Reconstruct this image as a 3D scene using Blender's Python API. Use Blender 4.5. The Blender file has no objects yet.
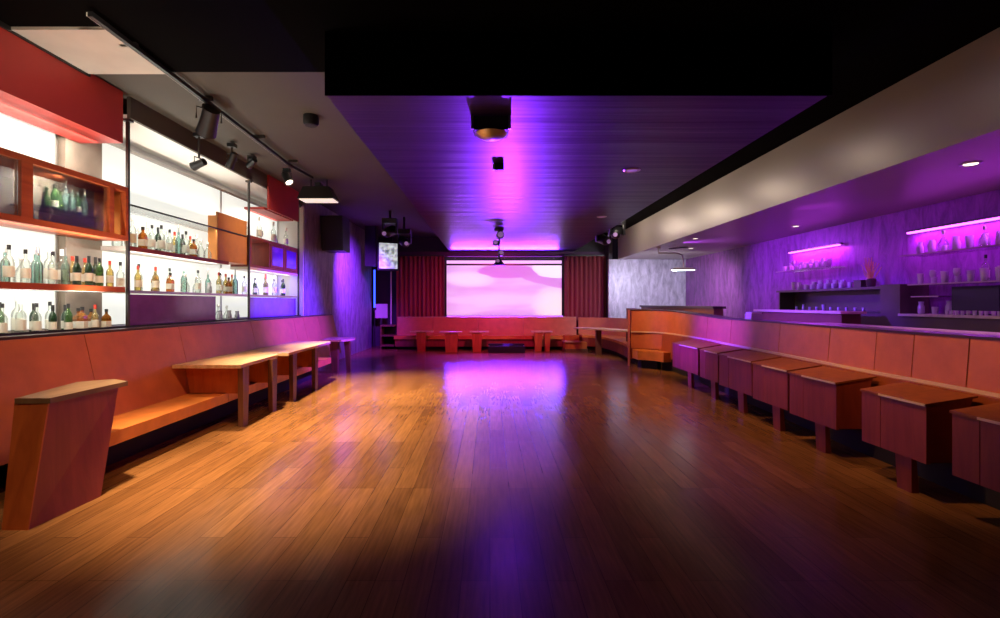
import bpy, bmesh, math, random
from mathutils import Vector, Matrix
random.seed(7)
SC = bpy.context.scene
COL = SC.collection
PI = math.pi

# ------------------------------------------------------------------ materials
def new_mat(name):
    m = bpy.data.materials.new(name); m.use_nodes = True
    nt = m.node_tree
    return m, nt, nt.nodes['Principled BSDF'], nt.nodes['Material Output']

def pbr(name, col, rough=0.5, metal=0.0, spec=0.5, noise=0.0, nscale=6.0, bump=0.0, bscale=40.0,
        stretch=(1, 1, 1), coat=0.0, emis=None, estr=0.0):
    m, nt, b, out = new_mat(name)
    N, L = nt.nodes, nt.links
    b.inputs['Base Color'].default_value = (*col, 1)
    b.inputs['Roughness'].default_value = rough
    b.inputs['Metallic'].default_value = metal
    b.inputs['Specular IOR Level'].default_value = spec
    b.inputs['Coat Weight'].default_value = coat
    b.inputs['Coat Roughness'].default_value = 0.15
    if emis:
        b.inputs['Emission Color'].default_value = (*emis, 1)
        b.inputs['Emission Strength'].default_value = estr
    tc = N.new('ShaderNodeTexCoord'); mp = N.new('ShaderNodeMapping')
    mp.inputs['Scale'].default_value = stretch
    L.new(tc.outputs['Object'], mp.inputs['Vector'])
    if noise > 0:
        n = N.new('ShaderNodeTexNoise'); n.inputs['Scale'].default_value = nscale; n.inputs['Detail'].default_value = 5
        L.new(mp.outputs[0], n.inputs['Vector'])
        r = N.new('ShaderNodeValToRGB')
        r.color_ramp.elements[0].position = 0.3; r.color_ramp.elements[1].position = 0.7
        r.color_ramp.elements[0].color = (*[c * (1 - noise) for c in col], 1)
        r.color_ramp.elements[1].color = (*[min(1, c * (1 + noise)) for c in col], 1)
        L.new(n.outputs['Fac'], r.inputs[0]); L.new(r.outputs[0], b.inputs['Base Color'])
    if bump > 0:
        n2 = N.new('ShaderNodeTexNoise'); n2.inputs['Scale'].default_value = bscale; n2.inputs['Detail'].default_value = 3
        L.new(mp.outputs[0], n2.inputs['Vector'])
        bp = N.new('ShaderNodeBump'); bp.inputs['Strength'].default_value = bump; bp.inputs['Distance'].default_value = 0.02
        L.new(n2.outputs['Fac'], bp.inputs['Height']); L.new(bp.outputs[0], b.inputs['Normal'])
    return m

def emit(name, col, s):
    m, nt, b, out = new_mat(name)
    b.inputs['Base Color'].default_value = (*[min(1, c) * .8 for c in col], 1)
    b.inputs['Emission Color'].default_value = (*col, 1)
    b.inputs['Emission Strength'].default_value = s
    return m

def glass(name, col, tint=0.0, rough=0.05, refl=1.0):
    """thin tinted glass: coloured transmission plus fresnel reflection"""
    m, nt, b, out = new_mat(name)
    N, L = nt.nodes, nt.links
    N.remove(b)
    t = N.new('ShaderNodeBsdfTransparent'); t.inputs[0].default_value = (*col, 1)
    g = N.new('ShaderNodeBsdfGlossy'); g.inputs['Roughness'].default_value = rough
    d = N.new('ShaderNodeBsdfDiffuse'); d.inputs[0].default_value = (*col, 1)
    lw = N.new('ShaderNodeLayerWeight'); lw.inputs[0].default_value = 0.35
    mt = N.new('ShaderNodeMath'); mt.operation = 'MULTIPLY'; mt.inputs[1].default_value = refl
    L.new(lw.outputs['Fresnel'], mt.inputs[0])
    m0 = N.new('ShaderNodeMixShader'); m0.inputs[0].default_value = tint
    L.new(t.outputs[0], m0.inputs[1]); L.new(d.outputs[0], m0.inputs[2])
    mx = N.new('ShaderNodeMixShader')
    L.new(mt.outputs[0], mx.inputs[0]); L.new(m0.outputs[0], mx.inputs[1]); L.new(g.outputs[0], mx.inputs[2])
    L.new(mx.outputs[0], out.inputs[0])
    return m

def floor_mat():
    m, nt, b, out = new_mat('oak_floor')
    N, L = nt.nodes, nt.links
    tc = N.new('ShaderNodeTexCoord'); mp = N.new('ShaderNodeMapping')
    mp.inputs['Rotation'].default_value = (0, 0, PI / 2)
    L.new(tc.outputs['Object'], mp.inputs[0])
    br = N.new('ShaderNodeTexBrick')
    br.inputs['Scale'].default_value = 1.0
    br.inputs['Brick Width'].default_value = 1.35; br.inputs['Row Height'].default_value = 0.155
    br.inputs['Mortar Size'].default_value = 0.0022; br.inputs['Mortar Smooth'].default_value = 0.1
    br.inputs['Bias'].default_value = -0.05
    br.offset = 0.37; br.offset_frequency = 3
    br.inputs['Color1'].default_value = (0.275, 0.122, 0.044, 1)
    br.inputs['Color2'].default_value = (0.19, 0.08, 0.028, 1)
    br.inputs['Mortar'].default_value = (0.10, 0.042, 0.016, 1)
    L.new(mp.outputs[0], br.inputs['Vector'])
    mp2 = N.new('ShaderNodeMapping'); mp2.inputs['Scale'].default_value = (22, 1.3, 1)
    L.new(tc.outputs['Object'], mp2.inputs[0])
    n = N.new('ShaderNodeTexNoise'); n.inputs['Scale'].default_value = 2.2; n.inputs['Detail'].default_value = 6
    L.new(mp2.outputs[0], n.inputs['Vector'])
    mr = N.new('ShaderNodeMapRange'); mr.inputs[1].default_value = 0.3; mr.inputs[2].default_value = 0.7
    mr.inputs[3].default_value = 0.72; mr.inputs[4].default_value = 1.18
    L.new(n.outputs['Fac'], mr.inputs[0])
    mx = N.new('ShaderNodeMix'); mx.data_type = 'RGBA'; mx.blend_type = 'MULTIPLY'; mx.inputs[0].default_value = 1
    L.new(br.outputs['Color'], mx.inputs[6]); L.new(mr.outputs[0], mx.inputs[7])
    L.new(mx.outputs[2], b.inputs['Base Color'])
    n3 = N.new('ShaderNodeTexNoise'); n3.inputs['Scale'].default_value = 3.0; n3.inputs['Detail'].default_value = 4
    L.new(tc.outputs['Object'], n3.inputs['Vector'])
    mr2 = N.new('ShaderNodeMapRange'); mr2.inputs[1].default_value = 0.3; mr2.inputs[2].default_value = 0.7
    mr2.inputs[3].default_value = 0.16; mr2.inputs[4].default_value = 0.24
    L.new(n3.outputs['Fac'], mr2.inputs[0]); L.new(mr2.outputs[0], b.inputs['Roughness'])
    b.inputs['Specular IOR Level'].default_value = 0.2
    return m

def streak_ceiling_mat():
    """dark satin ceiling of long boards running across the room"""
    m, nt, b, out = new_mat('satin_ceiling_boards')
    N, L = nt.nodes, nt.links
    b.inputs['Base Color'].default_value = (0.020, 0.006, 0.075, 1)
    b.inputs['Specular IOR Level'].default_value = 0.3; b.inputs['Roughness'].default_value = 0.38
    tc = N.new('ShaderNodeTexCoord'); mp = N.new('ShaderNodeMapping')
    mp.inputs['Scale'].default_value = (0.12, 2.2, 1)
    L.new(tc.outputs['Object'], mp.inputs[0])
    n = N.new('ShaderNodeTexNoise'); n.inputs['Scale'].default_value = 1.6; n.inputs['Detail'].default_value = 3
    L.new(mp.outputs[0], n.inputs['Vector'])
    bp = N.new('ShaderNodeBump'); bp.inputs['Strength'].default_value = 0.6; bp.inputs['Distance'].default_value = 0.03
    L.new(n.outputs['Fac'], bp.inputs['Height']); L.new(bp.outputs[0], b.inputs['Normal'])
    return m

def plaster_mat(name, col, rough, metal):
    """trowelled metallic plaster with vertical streaks"""
    m, nt, b, out = new_mat(name)
    N, L = nt.nodes, nt.links
    b.inputs['Roughness'].default_value = rough; b.inputs['Metallic'].default_value = metal
    tc = N.new('ShaderNodeTexCoord'); mp = N.new('ShaderNodeMapping'); mp.inputs['Scale'].default_value = (4.5, 4.5, 1.5)
    L.new(tc.outputs['Object'], mp.inputs[0])
    n = N.new('ShaderNodeTexNoise'); n.inputs['Scale'].default_value = 1.5; n.inputs['Detail'].default_value = 6; n.inputs['Roughness'].default_value = 0.65
    n.inputs['Distortion'].default_value = 0.6
    L.new(mp.outputs[0], n.inputs['Vector'])
    r = N.new('ShaderNodeValToRGB'); r.color_ramp.elements[0].position = 0.32; r.color_ramp.elements[1].position = 0.68
    r.color_ramp.elements[0].color = (*[c * .55 for c in col], 1); r.color_ramp.elements[1].color = (*[min(1, c * 1.35) for c in col], 1)
    L.new(n.outputs['Fac'], r.inputs[0]); L.new(r.outputs[0], b.inputs['Base Color'])
    bp = N.new('ShaderNodeBump'); bp.inputs['Strength'].default_value = 0.4; bp.inputs['Distance'].default_value = 0.02
    L.new(n.outputs['Fac'], bp.inputs['Height']); L.new(bp.outputs[0], b.inputs['Normal'])
    return m

def wood(name, c1, c2, rough=0.4, axis=(1, 12, 1), scale=2.0):
    m, nt, b, out = new_mat(name)
    N, L = nt.nodes, nt.links
    tc = N.new('ShaderNodeTexCoord'); mp = N.new('ShaderNodeMapping'); mp.inputs['Scale'].default_value = axis
    L.new(tc.outputs['Object'], mp.inputs[0])
    n = N.new('ShaderNodeTexNoise'); n.inputs['Scale'].default_value = scale; n.inputs['Detail'].default_value = 6
    n.inputs['Distortion'].default_value = 0.8
    L.new(mp.outputs[0], n.inputs['Vector'])
    r = N.new('ShaderNodeValToRGB'); r.color_ramp.elements[0].position = 0.3; r.color_ramp.elements[1].position = 0.72
    r.color_ramp.elements[0].color = (*c1, 1); r.color_ramp.elements[1].color = (*c2, 1)
    L.new(n.outputs['Fac'], r.inputs[0]); L.new(r.outputs[0], b.inputs['Base Color'])
    b.inputs['Roughness'].default_value = rough
    return m

def screen_mat(cx, cz, w, h):
    """projected picture: soft pink and white cloud shapes"""
    m, nt, b, out = new_mat('projected_picture')
    N, L = nt.nodes, nt.links
    b.inputs['Base Color'].default_value = (0.5, 0.5, 0.5, 1); b.inputs['Roughness'].default_value = 0.6
    tc = N.new('ShaderNodeTexCoord'); sep = N.new('ShaderNodeSeparateXYZ')
    nz = N.new('ShaderNodeTexNoise'); nz.inputs['Scale'].default_value = 1.1; nz.inputs['Detail'].default_value = 2
    mp = N.new('ShaderNodeMapping'); mp.inputs['Scale'].default_value = (0.5, 1, 2.2)
    L.new(tc.outputs['Object'], mp.inputs[0]); L.new(mp.outputs[0], nz.inputs['Vector'])
    L.new(tc.outputs['Object'], sep.inputs[0])
    def math_(op, a, bb):
        n = N.new('ShaderNodeMath'); n.operation = op
        for i, v in enumerate((a, bb)):
            if v is None: continue
            if isinstance(v, (int, float)): n.inputs[i].default_value = v
            else: L.new(v, n.inputs[i])
        return n.outputs[0]
    nj = math_('MULTIPLY', math_('SUBTRACT', nz.outputs['Fac'], 0.5), 0.22)
    u = math_('ADD', math_('DIVIDE', sep.outputs[0], w / 2), nj)     # -1..1
    v = math_('ADD', math_('DIVIDE', sep.outputs[2], h / 2), nj)
    base = N.new('ShaderNodeValToRGB'); base.color_ramp.elements[0].position = 0.35; base.color_ramp.elements[1].position = 0.65
    base.color_ramp.elements[0].color = (0.62, 0.30, 0.74, 1); base.color_ramp.elements[1].color = (0.80, 0.48, 0.90, 1)
    L.new(nz.outputs['Fac'], base.inputs[0])
    cur = base.outputs[0]
    def blob(cur, bu, bv, ru, rv, rot, col, amt, soft):
        du = math_('SUBTRACT', u, bu); dv = math_('SUBTRACT', v, bv)
        c, s = math.cos(rot), math.sin(rot)
        a = math_('DIVIDE', math_('ADD', math_('MULTIPLY', du, c), math_('MULTIPLY', dv, s)), ru)
        bb = math_('DIVIDE', math_('ADD', math_('MULTIPLY', du, -s), math_('MULTIPLY', dv, c)), rv)
        r2 = math_('ADD', math_('MULTIPLY', a, a), math_('MULTIPLY', bb, bb))
        mr = N.new('ShaderNodeMapRange'); mr.interpolation_type = 'SMOOTHSTEP'
        mr.inputs[1].default_value = 1 + soft; mr.inputs[2].default_value = 1 - soft
        mr.inputs[3].default_value = 0; mr.inputs[4].default_value = amt
        L.new(r2, mr.inputs[0])
        mx = N.new('ShaderNodeMix'); mx.data_type = 'RGBA'
        L.new(mr.outputs[0], mx.inputs[0]); L.new(cur, mx.inputs[6]); mx.inputs[7].default_value = (*col, 1)
        return mx.outputs[2]
    cur = blob(cur, -0.62, 0.45, 0.40, 0.30, 0, (1.0, 0.74, 1.0), .9, .9)
    cur = blob(cur, 0.86, -0.55, 0.34, 0.62, 0, (1.0, 0.76, 0.76), .9, .8)
    cur = blob(cur, -0.1, -0.35, 0.8, 0.22, 0, (0.86, 0.62, 1.0), .6, .9)
    cur = blob(cur, 0.0, -1.0, 0.55, 0.3, 0, (0.58, 0.28, 0.78), .8, .4)
    cur = blob(cur, 0.05, 0.78, 0.50, 0.28, 0.03, (0.58, 0.13, 0.66), .9, .15)
    cur = blob(cur, 0.80, 0.42, 0.55, 0.20, -0.45, (0.60, 0.15, 0.68), .9, .12)
    cur = blob(cur, 0.92, 0.86, 0.42, 0.34, -0.3, (1.1, 0.86, 1.1), .95, .12)
    L.new(cur, b.inputs['Emission Color'])
    b.inputs['Emission Strength'].default_value = SCREEN_E
    return m

SCREEN_E = 0.92
M = {}
M['floor'] = floor_mat()
M['slab'] = streak_ceiling_mat()
M['black'] = pbr('black_paint', (0.0022, 0.0018, 0.0018), 1.0, spec=0.05)
M['darkceil'] = pbr('dark_olive_ceiling_paint', (0.075, 0.068, 0.055), 0.75, noise=.08, nscale=1.5)
M['soffit'] = pbr('satin_taupe_soffit', (0.44, 0.38, 0.33), 0.36, metal=.3, bump=.25, bscale=1.1)
M['wallL'] = plaster_mat('lavender_plaster', (0.30, 0.28, 0.34), 0.5, .2)
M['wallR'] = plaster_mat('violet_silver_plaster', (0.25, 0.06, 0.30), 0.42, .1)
M['wallC'] = plaster_mat('silver_plaster', (0.46, 0.43, 0.50), 0.4, .15)
M['wallB'] = pbr('dark_wall_paint', (0.05, 0.04, 0.05), 0.7)
M['white'] = pbr('white_paint', (0.75, 0.74, 0.69), 0.6)
M['hatch'] = pbr('pale_grey_ceiling_board', (0.60, 0.58, 0.50), 0.7, noise=.1, nscale=2)
M['backlit'] = emit('backlit_frosted_panel', (0.98, 0.985, 0.90), 0.80)
M['backlit'].node_tree.nodes['Principled BSDF'].inputs['Base Color'].default_value = (.22, .22, .20, 1)
M['tube'] = emit('fluorescent_tube', (1.0, 0.96, 0.86), 14)
M['concrete'] = pbr('brown_grey_column', (0.26, 0.21, 0.16), 0.6, noise=.2, nscale=4)
M['red'] = pbr('red_fascia_paint', (0.44, 0.035, 0.026), 0.5, noise=.08, nscale=3)
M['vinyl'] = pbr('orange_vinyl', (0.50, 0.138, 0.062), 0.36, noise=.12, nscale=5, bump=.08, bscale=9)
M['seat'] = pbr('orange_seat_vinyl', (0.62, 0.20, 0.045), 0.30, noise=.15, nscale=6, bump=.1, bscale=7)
M['shaded_vinyl'] = pbr('shaded_orange_vinyl', (0.32, 0.07, 0.022), 0.42, noise=.12, nscale=5)  # shade on the lower booth wall is put into the vinyl colour
M['redwood'] = wood('red_stained_wood', (0.20, 0.030, 0.022), (0.31, 0.055, 0.035), 0.42, (6, 6, .8))
M['orangewood'] = wood('orange_stained_wood', (0.40, 0.085, 0.018), (0.60, 0.15, 0.035), 0.4, (5, 5, .8))
M['frame'] = wood('orange_cabinet_wood', (0.34, 0.055, 0.014), (0.52, 0.11, 0.028), 0.4, (8, .8, 8))
M['orange'] = pbr('orange_door_board', (0.62, 0.23, 0.05), 0.45, noise=.08)
M['boxlid'] = wood('rust_stained_lid', (0.20, 0.05, 0.015), (0.30, 0.08, 0.025), 0.4, (5, 5, .8))
M['tabletop'] = wood('tan_tabletop', (0.50, 0.31, 0.17), (0.72, 0.48, 0.29), 0.25, (7, .8, 1))
M['darktop'] = wood('brown_tabletop', (0.13, 0.075, 0.04), (0.26, 0.17, 0.10), 0.35, (5, .8, 1))
M['brownleg'] = wood('brown_leg_wood', (0.10, 0.035, 0.018), (0.19, 0.07, 0.035), 0.45, (8, 8, .8))
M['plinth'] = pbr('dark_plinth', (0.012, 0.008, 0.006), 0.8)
M['edge'] = pbr('pale_edge_trim', (0.78, 0.60, 0.48), 0.3, metal=.2)
M['shelfedge'] = pbr('dull_shelf_edge', (0.40, 0.30, 0.32), 0.4)
M['steel'] = pbr('brushed_steel', (0.55, 0.54, 0.52), 0.3, metal=1)
M['darksteel'] = pbr('dark_metal', (0.10, 0.095, 0.09), 0.35, metal=.8)
M['blackplastic'] = pbr('black_plastic', (0.012, 0.012, 0.013), 0.45)
M['grille'] = pbr('speaker_grille', (0.02, 0.02, 0.022), 0.8, bump=.4, bscale=200)
M['curtain'] = pbr('wine_velvet', (0.30, 0.045, 0.06), 0.8, noise=.15, nscale=2, stretch=(3, 3, .3))
M['darkcap'] = pbr('dark_cap_rail', (0.05, 0.03, 0.03), 0.3)
M['backbar'] = pbr('dark_bronze_laminate', (0.085, 0.065, 0.05), 0.42, noise=.1)
M['counter'] = pbr('pale_stone_counter', (0.55, 0.47, 0.42), 0.25, noise=.2, nscale=8)
M['barfront'] = pbr('brown_bar_front', (0.22, 0.085, 0.05), 0.4, noise=.1)
M['led'] = emit('purple_led', (0.72, 0.10, 1.0), 5)
M['blueled'] = emit('blue_light_tube', (0.03, 0.08, 1.0), 3.0)
M['lens'] = emit('warm_lens', (1.0, 0.86, 0.66), 3.0)
M['plens'] = emit('violet_lens', (0.8, 0.5, 1.0), .15)
M['tv'] = emit('television_picture', (0.45, 0.62, 0.55), 0.75)
M['purplepane'] = pbr('purple_tinted_glass', (0.16, 0.045, 0.42), 0.12, spec=.8, noise=.25, nscale=3)
M['pane'] = glass('clear_pane', (0.93, 0.95, 0.94), 0.0, 0.03, 0.7)
M['clear'] = glass('clear_glass', (0.93, 0.96, 0.93), 0.05, 0.06, .6)
M['glassware'] = glass('glassware', (0.95, 0.93, 0.97), 0.5, 0.08)
M['green'] = glass('green_bottle_glass', (0.16, 0.36, 0.12), 0.25, 0.06)
M['darkgreen'] = glass('dark_green_bottle_glass', (0.05, 0.12, 0.06), 0.35, 0.06)
M['aqua'] = glass('aqua_bottle_glass', (0.55, 0.76, 0.70), 0.2, 0.06)
M['amber'] = glass('amber_bottle_glass', (0.72, 0.32, 0.06), 0.25, 0.06)
M['yellow'] = glass('yellow_bottle_glass', (0.86, 0.74, 0.36), 0.22, 0.06)
M['labelw'] = pbr('cream_paper_label', (0.82, 0.80, 0.70), 0.7)
M['capblack'] = pbr('black_cap', (0.015, 0.014, 0.014), 0.4)
M['capred'] = pbr('red_cap', (0.55, 0.04, 0.02), 0.4)
M['capwhite'] = pbr('white_cap', (0.8, 0.8, 0.76), 0.4)
M['paper'] = pbr('pale_paper', (0.72, 0.62, 0.62), 0.7)
M['twig'] = pbr('golden_twigs', (0.62, 0.42, 0.16), 0.6)
M['plumbing'] = pbr('pale_painted_pipe', (0.68, 0.60, 0.56), 0.35, metal=.2)

# ------------------------------------------------------------------ builders
class MB:
    def __init__(s): s.bm = bmesh.new()
    def hexa(s, b, t):
        """b, t: four bottom and four top points, counter-clockwise seen from above"""
        vb = [s.bm.verts.new(p) for p in b]; vt = [s.bm.verts.new(p) for p in t]
        n = len(vb)
        s.bm.faces.new(vb[::-1]); s.bm.faces.new(vt)
        for i in range(n):
            j = (i + 1) % n
            s.bm.faces.new((vb[i], vb[j], vt[j], vt[i]))
        return s
    def box(s, x0, x1, y0, y1, z0, z1):
        q = [(x0, y0), (x1, y0), (x1, y1), (x0, y1)]
        return s.hexa([(x, y, z0) for x, y in q], [(x, y, z1) for x, y in q])
    def prism(s, poly, z0, z1):
        return s.hexa([(x, y, z0) for x, y in poly], [(x, y, z1) for x, y in poly])
    def xprism(s, poly, x0, x1):       # polygon in (y,z), counter-clockwise seen from +x
        return s.hexa([(x0, y, z) for y, z in poly], [(x1, y, z) for y, z in poly])
    def yprism(s, poly, y0, y1):       # polygon in (x,z)
        return s.hexa([(x, y1, z) for x, z in poly], [(x, y0, z) for x, z in poly])
    def lathe(s, prof, c=(0, 0, 0), n=14, axis='z'):
        rings = []
        for r, h in prof:
            ring = []
            for k in range(n):
                a = 2 * PI * k / n
                if axis == 'z': p = (c[0] + r * math.cos(a), c[1] + r * math.sin(a), c[2] + h)
                elif axis == 'y': p = (c[0] + r * math.cos(a), c[1] + h, c[2] + r * math.sin(a))
                else: p = (c[0] + h, c[1] + r * math.cos(a), c[2] + r * math.sin(a))
                ring.append(s.bm.verts.new(p))
            rings.append(ring)
        for i in range(len(rings) - 1):
            for k in range(n):
                s.bm.faces.new((rings[i][k], rings[i][(k + 1) % n], rings[i + 1][(k + 1) % n], rings[i + 1][k]))
        s.bm.faces.new(rings[0][::-1]); s.bm.faces.new(rings[-1])
        return s
    def tube(s, pts, r, n=8):
        pts = [Vector(p) for p in pts]; prev = None
        for i, p in enumerate(pts):
            d = (pts[min(i + 1, len(pts) - 1)] - pts[max(i - 1, 0)]).normalized()
            up = Vector((0, 0, 1)) if abs(d.z) < .9 else Vector((1, 0, 0))
            u = d.cross(up).normalized(); v = d.cross(u).normalized()
            rr = r[i] if isinstance(r, (list, tuple)) else r
            ring = [s.bm.verts.new(p + (u * math.cos(2 * PI * k / n) + v * math.sin(2 * PI * k / n)) * rr) for k in range(n)]
            if prev:
                for k in range(n):
                    s.bm.faces.new((prev[k], prev[(k + 1) % n], ring[(k + 1) % n], ring[k]))
            else: s.bm.faces.new(ring[::-1])
            prev = ring
        s.bm.faces.new(prev)
        return s
    def loft(s, A, B, C, D):
        """strip solid: four equal-length polylines forming its long edges in ring order"""
        L = [[s.bm.verts.new(p) for p in P] for P in (A, B, C, D)]
        n = len(A)
        for i in range(n - 1):
            for k in range(4):
                q = (k + 1) % 4
                s.bm.faces.new((L[k][i], L[k][i + 1], L[q][i + 1], L[q][i]))
        s.bm.faces.new([L[k][0] for k in range(4)]); s.bm.faces.new([L[k][-1] for k in range(3, -1, -1)])
        return s
    def build(s, name, mat, parent=None, bevel=0.0, smooth=False, loc=None, seg=2):
        bm = s.bm
        if bevel > 0:
            es = [e for e in bm.edges if len(e.link_faces) == 2 and e.calc_face_angle(0) > 0.6]
            bmesh.ops.bevel(bm, geom=es, offset=bevel, segments=seg, affect='EDGES', profile=0.6, clamp_overlap=True)
        bmesh.ops.recalc_face_normals(bm, faces=bm.faces)
        off = Vector((0, 0, 0))
        if parent is not None:
            off = Vector(parent.get('_o', (0, 0, 0)))
        elif loc is not None:
            off = Vector(loc)
        if off.length: bmesh.ops.translate(bm, verts=bm.verts, vec=-off)
        me = bpy.data.meshes.new(name); bm.to_mesh(me); bm.free()
        me.materials.append(mat)
        if smooth:
            me.polygons.foreach_set('use_smooth', [True] * len(me.polygons))
            try: me.set_sharp_from_angle(angle=0.7)
            except Exception: pass
        o = bpy.data.objects.new(name, me); COL.objects.link(o)
        if parent is not None: o.parent = parent; o['_o'] = tuple(off)
        elif loc is not None: o.location = loc; o['_o'] = tuple(off)
        else: o['_o'] = (0.0, 0.0, 0.0)
        return o

def tag(o, label=None, cat=None, group=None, kind=None):
    if label: o['label'] = label
    if cat: o['category'] = cat
    if group: o['group'] = group
    if kind: o['kind'] = kind
    return o
def thing(name, loc, label, cat, group=None):
    o = bpy.data.objects.new(name, None); COL.objects.link(o)
    o.location = loc; o.empty_display_size = .1; o['_o'] = tuple(loc)
    return tag(o, label, cat, group)
def struct(name, mb, mat, label, cat='structure', **k):
    o = mb.build(name, mat, **k); return tag(o, label, cat, kind='structure')
KIDS = {}
def dup(root, loc, scale=1.0, label=None, group=None, rz=None):
    c = root.copy(); COL.objects.link(c); c.location = loc; c.scale = (scale,) * 3
    if rz is not None: c.rotation_euler = (0, 0, rz)
    if label: c['label'] = label
    if group: c['group'] = group
    for ch in KIDS[root.name]:
        d = ch.copy(); COL.objects.link(d); d.parent = c
        for g in KIDS.get(ch.name, ()):
            e = g.copy(); COL.objects.link(e); e.parent = d
    return c
def lamp(name, kind, loc, energy, col, target=None, size=.1, size_y=None, spot=None, blend=.6, spread=None, tilt=None):
    l = bpy.data.lights.new(name, kind); l.energy = energy; l.color = col
    if kind == 'AREA':
        l.size = size
        if size_y: l.shape = 'RECTANGLE'; l.size_y = size_y
        if spread: l.spread = math.radians(spread)
    else: l.shadow_soft_size = size
    if kind == 'SPOT': l.spot_size = math.radians(spot); l.spot_blend = blend
    o = bpy.data.objects.new(name, l); COL.objects.link(o); o.location = loc
    if target is not None:
        d = Vector(target) - Vector(loc)
        o.rotation_euler = d.to_track_quat('-Z', 'Y').to_euler()
    if tilt is not None: o.rotation_euler = (0, tilt, 0)     # long side along the room
    return o
ORD = ['first','second','third','fourth','fifth','sixth','seventh','eighth','ninth','tenth','eleventh','twelfth','thirteenth',
       'fourteenth','fifteenth','sixteenth','seventeenth','eighteenth','nineteenth','twentieth','twenty-first','twenty-second',
       'twenty-third','twenty-fourth','twenty-fifth','twenty-sixth','twenty-seventh','twenty-eighth','twenty-ninth','thirtieth']

# ------------------------------------------------------------------ camera
cam = bpy.data.cameras.new('camera'); cam.sensor_fit = 'HORIZONTAL'; cam.sensor_width = 36
cam.lens = 18.0; cam.shift_x = 0.010; cam.shift_y = 0.006 * -1
co = bpy.data.objects.new('camera', cam); COL.objects.link(co)
co.location = (0, 0, 1.5); co.rotation_euler = (PI / 2, 0, 0)
cam.clip_start = .05; cam.clip_end = 100
SC.camera = co

# ------------------------------------------------------------------ room shell
CZ = 3.8          # side ceiling
SZ = 3.28         # dropped centre ceiling
BY = 17.5         # back wall
struct('floor', MB().box(-4.9, 6.7, -1.5, BY + .1, -.1, 0), M['floor'], 'wide glossy brown plank dance floor', 'floor')
struct('ceiling', MB().box(-4.9, 4.3, -1.5, 4.98, CZ, CZ + .15), M['black'], 'black near part of the ceiling', 'ceiling')
struct('ceiling', MB().box(-4.9, -1.4, 4.98, BY + .1, CZ + .02, CZ + .15), M['darkceil'], 'dark olive grey ceiling above the left banquette', 'ceiling')
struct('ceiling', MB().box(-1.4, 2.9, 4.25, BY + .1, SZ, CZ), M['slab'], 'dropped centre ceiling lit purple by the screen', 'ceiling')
struct('ceiling', MB().box(2.9, 4.3, 4.98, BY + .1, CZ, CZ + .15), M['black'], 'black ceiling strip beside the right soffit', 'ceiling')
struct('trim_1', MB().box(-1.40, 2.9, 4.235, 4.25, SZ - .02, CZ), M['black'], 'black front edge of the dropped ceiling', 'trim')
struct('trim_2', MB().box(4.25, 6.6, -1.5, 16.6, 2.95, 3.95), M['soffit'], 'long satin taupe soffit above the right bar', 'trim')
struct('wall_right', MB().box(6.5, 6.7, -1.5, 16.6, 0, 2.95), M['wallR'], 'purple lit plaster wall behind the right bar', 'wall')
struct('wall_back_right', MB().box(3.94, 6.7, 16.6, 16.75, 0, 2.95), M['wallC'], 'silvery plaster wall in the far right corner', 'wall')
struct('wall_alcove_side', MB().box(3.98, 4.1, 16.75, BY, 0, CZ), M['wallB'], 'dark return wall beside the right curtain', 'wall')
struct('wall_back', MB().box(-4.9, 4.1, BY, BY + .15, 0, CZ), M['wallB'], 'dark far wall behind the screen', 'wall')
struct('wall_left', MB().box(-4.9, -4.0, 10.8, 16.9, 0, CZ + .02), M['wallL'], 'purple lit plaster wall past the left bar', 'wall')
struct('wall_left_recess', MB().box(-4.9, -4.75, 16.9, BY, 0, CZ), M['wallB'], 'dark recess wall at the far left corner', 'wall')
struct('wall_left_bar', MB().box(-4.9, -4.72, -1.5, 10.8, 0, CZ), M['white'], 'white wall behind the left bar shelves', 'wall')
struct('trim_3', MB().box(-4.72, -4.08, 5.62, 10.78, 3.58, 3.62), M['white'], 'white ceiling of the left bar recess', 'trim')
struct('trim_4', MB().box(-4.08, -4.04, 5.62, 10.78, 3.58, CZ + .02), M['darkceil'], 'dark bulkhead along the top of the left bar', 'trim')
struct('trim_5', MB().box(-3.9, 4.0, 17.36, BY, 3.12, SZ), pbr('pelmet_purple_paint', (.10, .02, .10), .5), 'dark pelmet board above the screen', 'trim')
struct('wall_left_lower', MB().box(-4.72, -4.02, -1.5, 10.8, 0, 1.16), M['wallB'], 'low wall behind the left banquette', 'wall')

# ------------------------------------------------------------------ screen, curtains
sx0, sx1, sz0, sz1 = -1.50, 2.48, 1.02, 2.80
scx, scz = (sx0 + sx1) / 2, (sz0 + sz1) / 2
SY = 17.30
s = thing('projection_screen', (scx, SY, scz), 'wide projection screen showing soft pink and white cloud shapes', 'screen')
MB().box(sx0, sx1, SY, SY + .03, sz0, sz1).build('screen_surface', screen_mat(scx, scz, sx1 - sx0, sz1 - sz0), s)
f = MB(); f.box(sx0 - .05, sx0, SY - .01, SY + .04, sz0 - .05, sz1 + .05).box(sx1, sx1 + .05, SY - .01, SY + .04, sz0 - .05, sz1 + .05)
f.box(sx0, sx1, SY - .01, SY + .04, sz0 - .05, sz0); f.build('frame', M['blackplastic'], s)
MB().box(sx0 - .05, sx1 + .05, SY - .03, SY + .05, sz1, sz1 + .06).build('roller_bar', M['darksteel'], s)
MB().box(sx0, sx1, SY - .0, SY + .03, sz1 + .06, sz1 + .17).build('top_strip', emit('lit_top_strip', (.95, .55, .95), .9), s)

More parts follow.
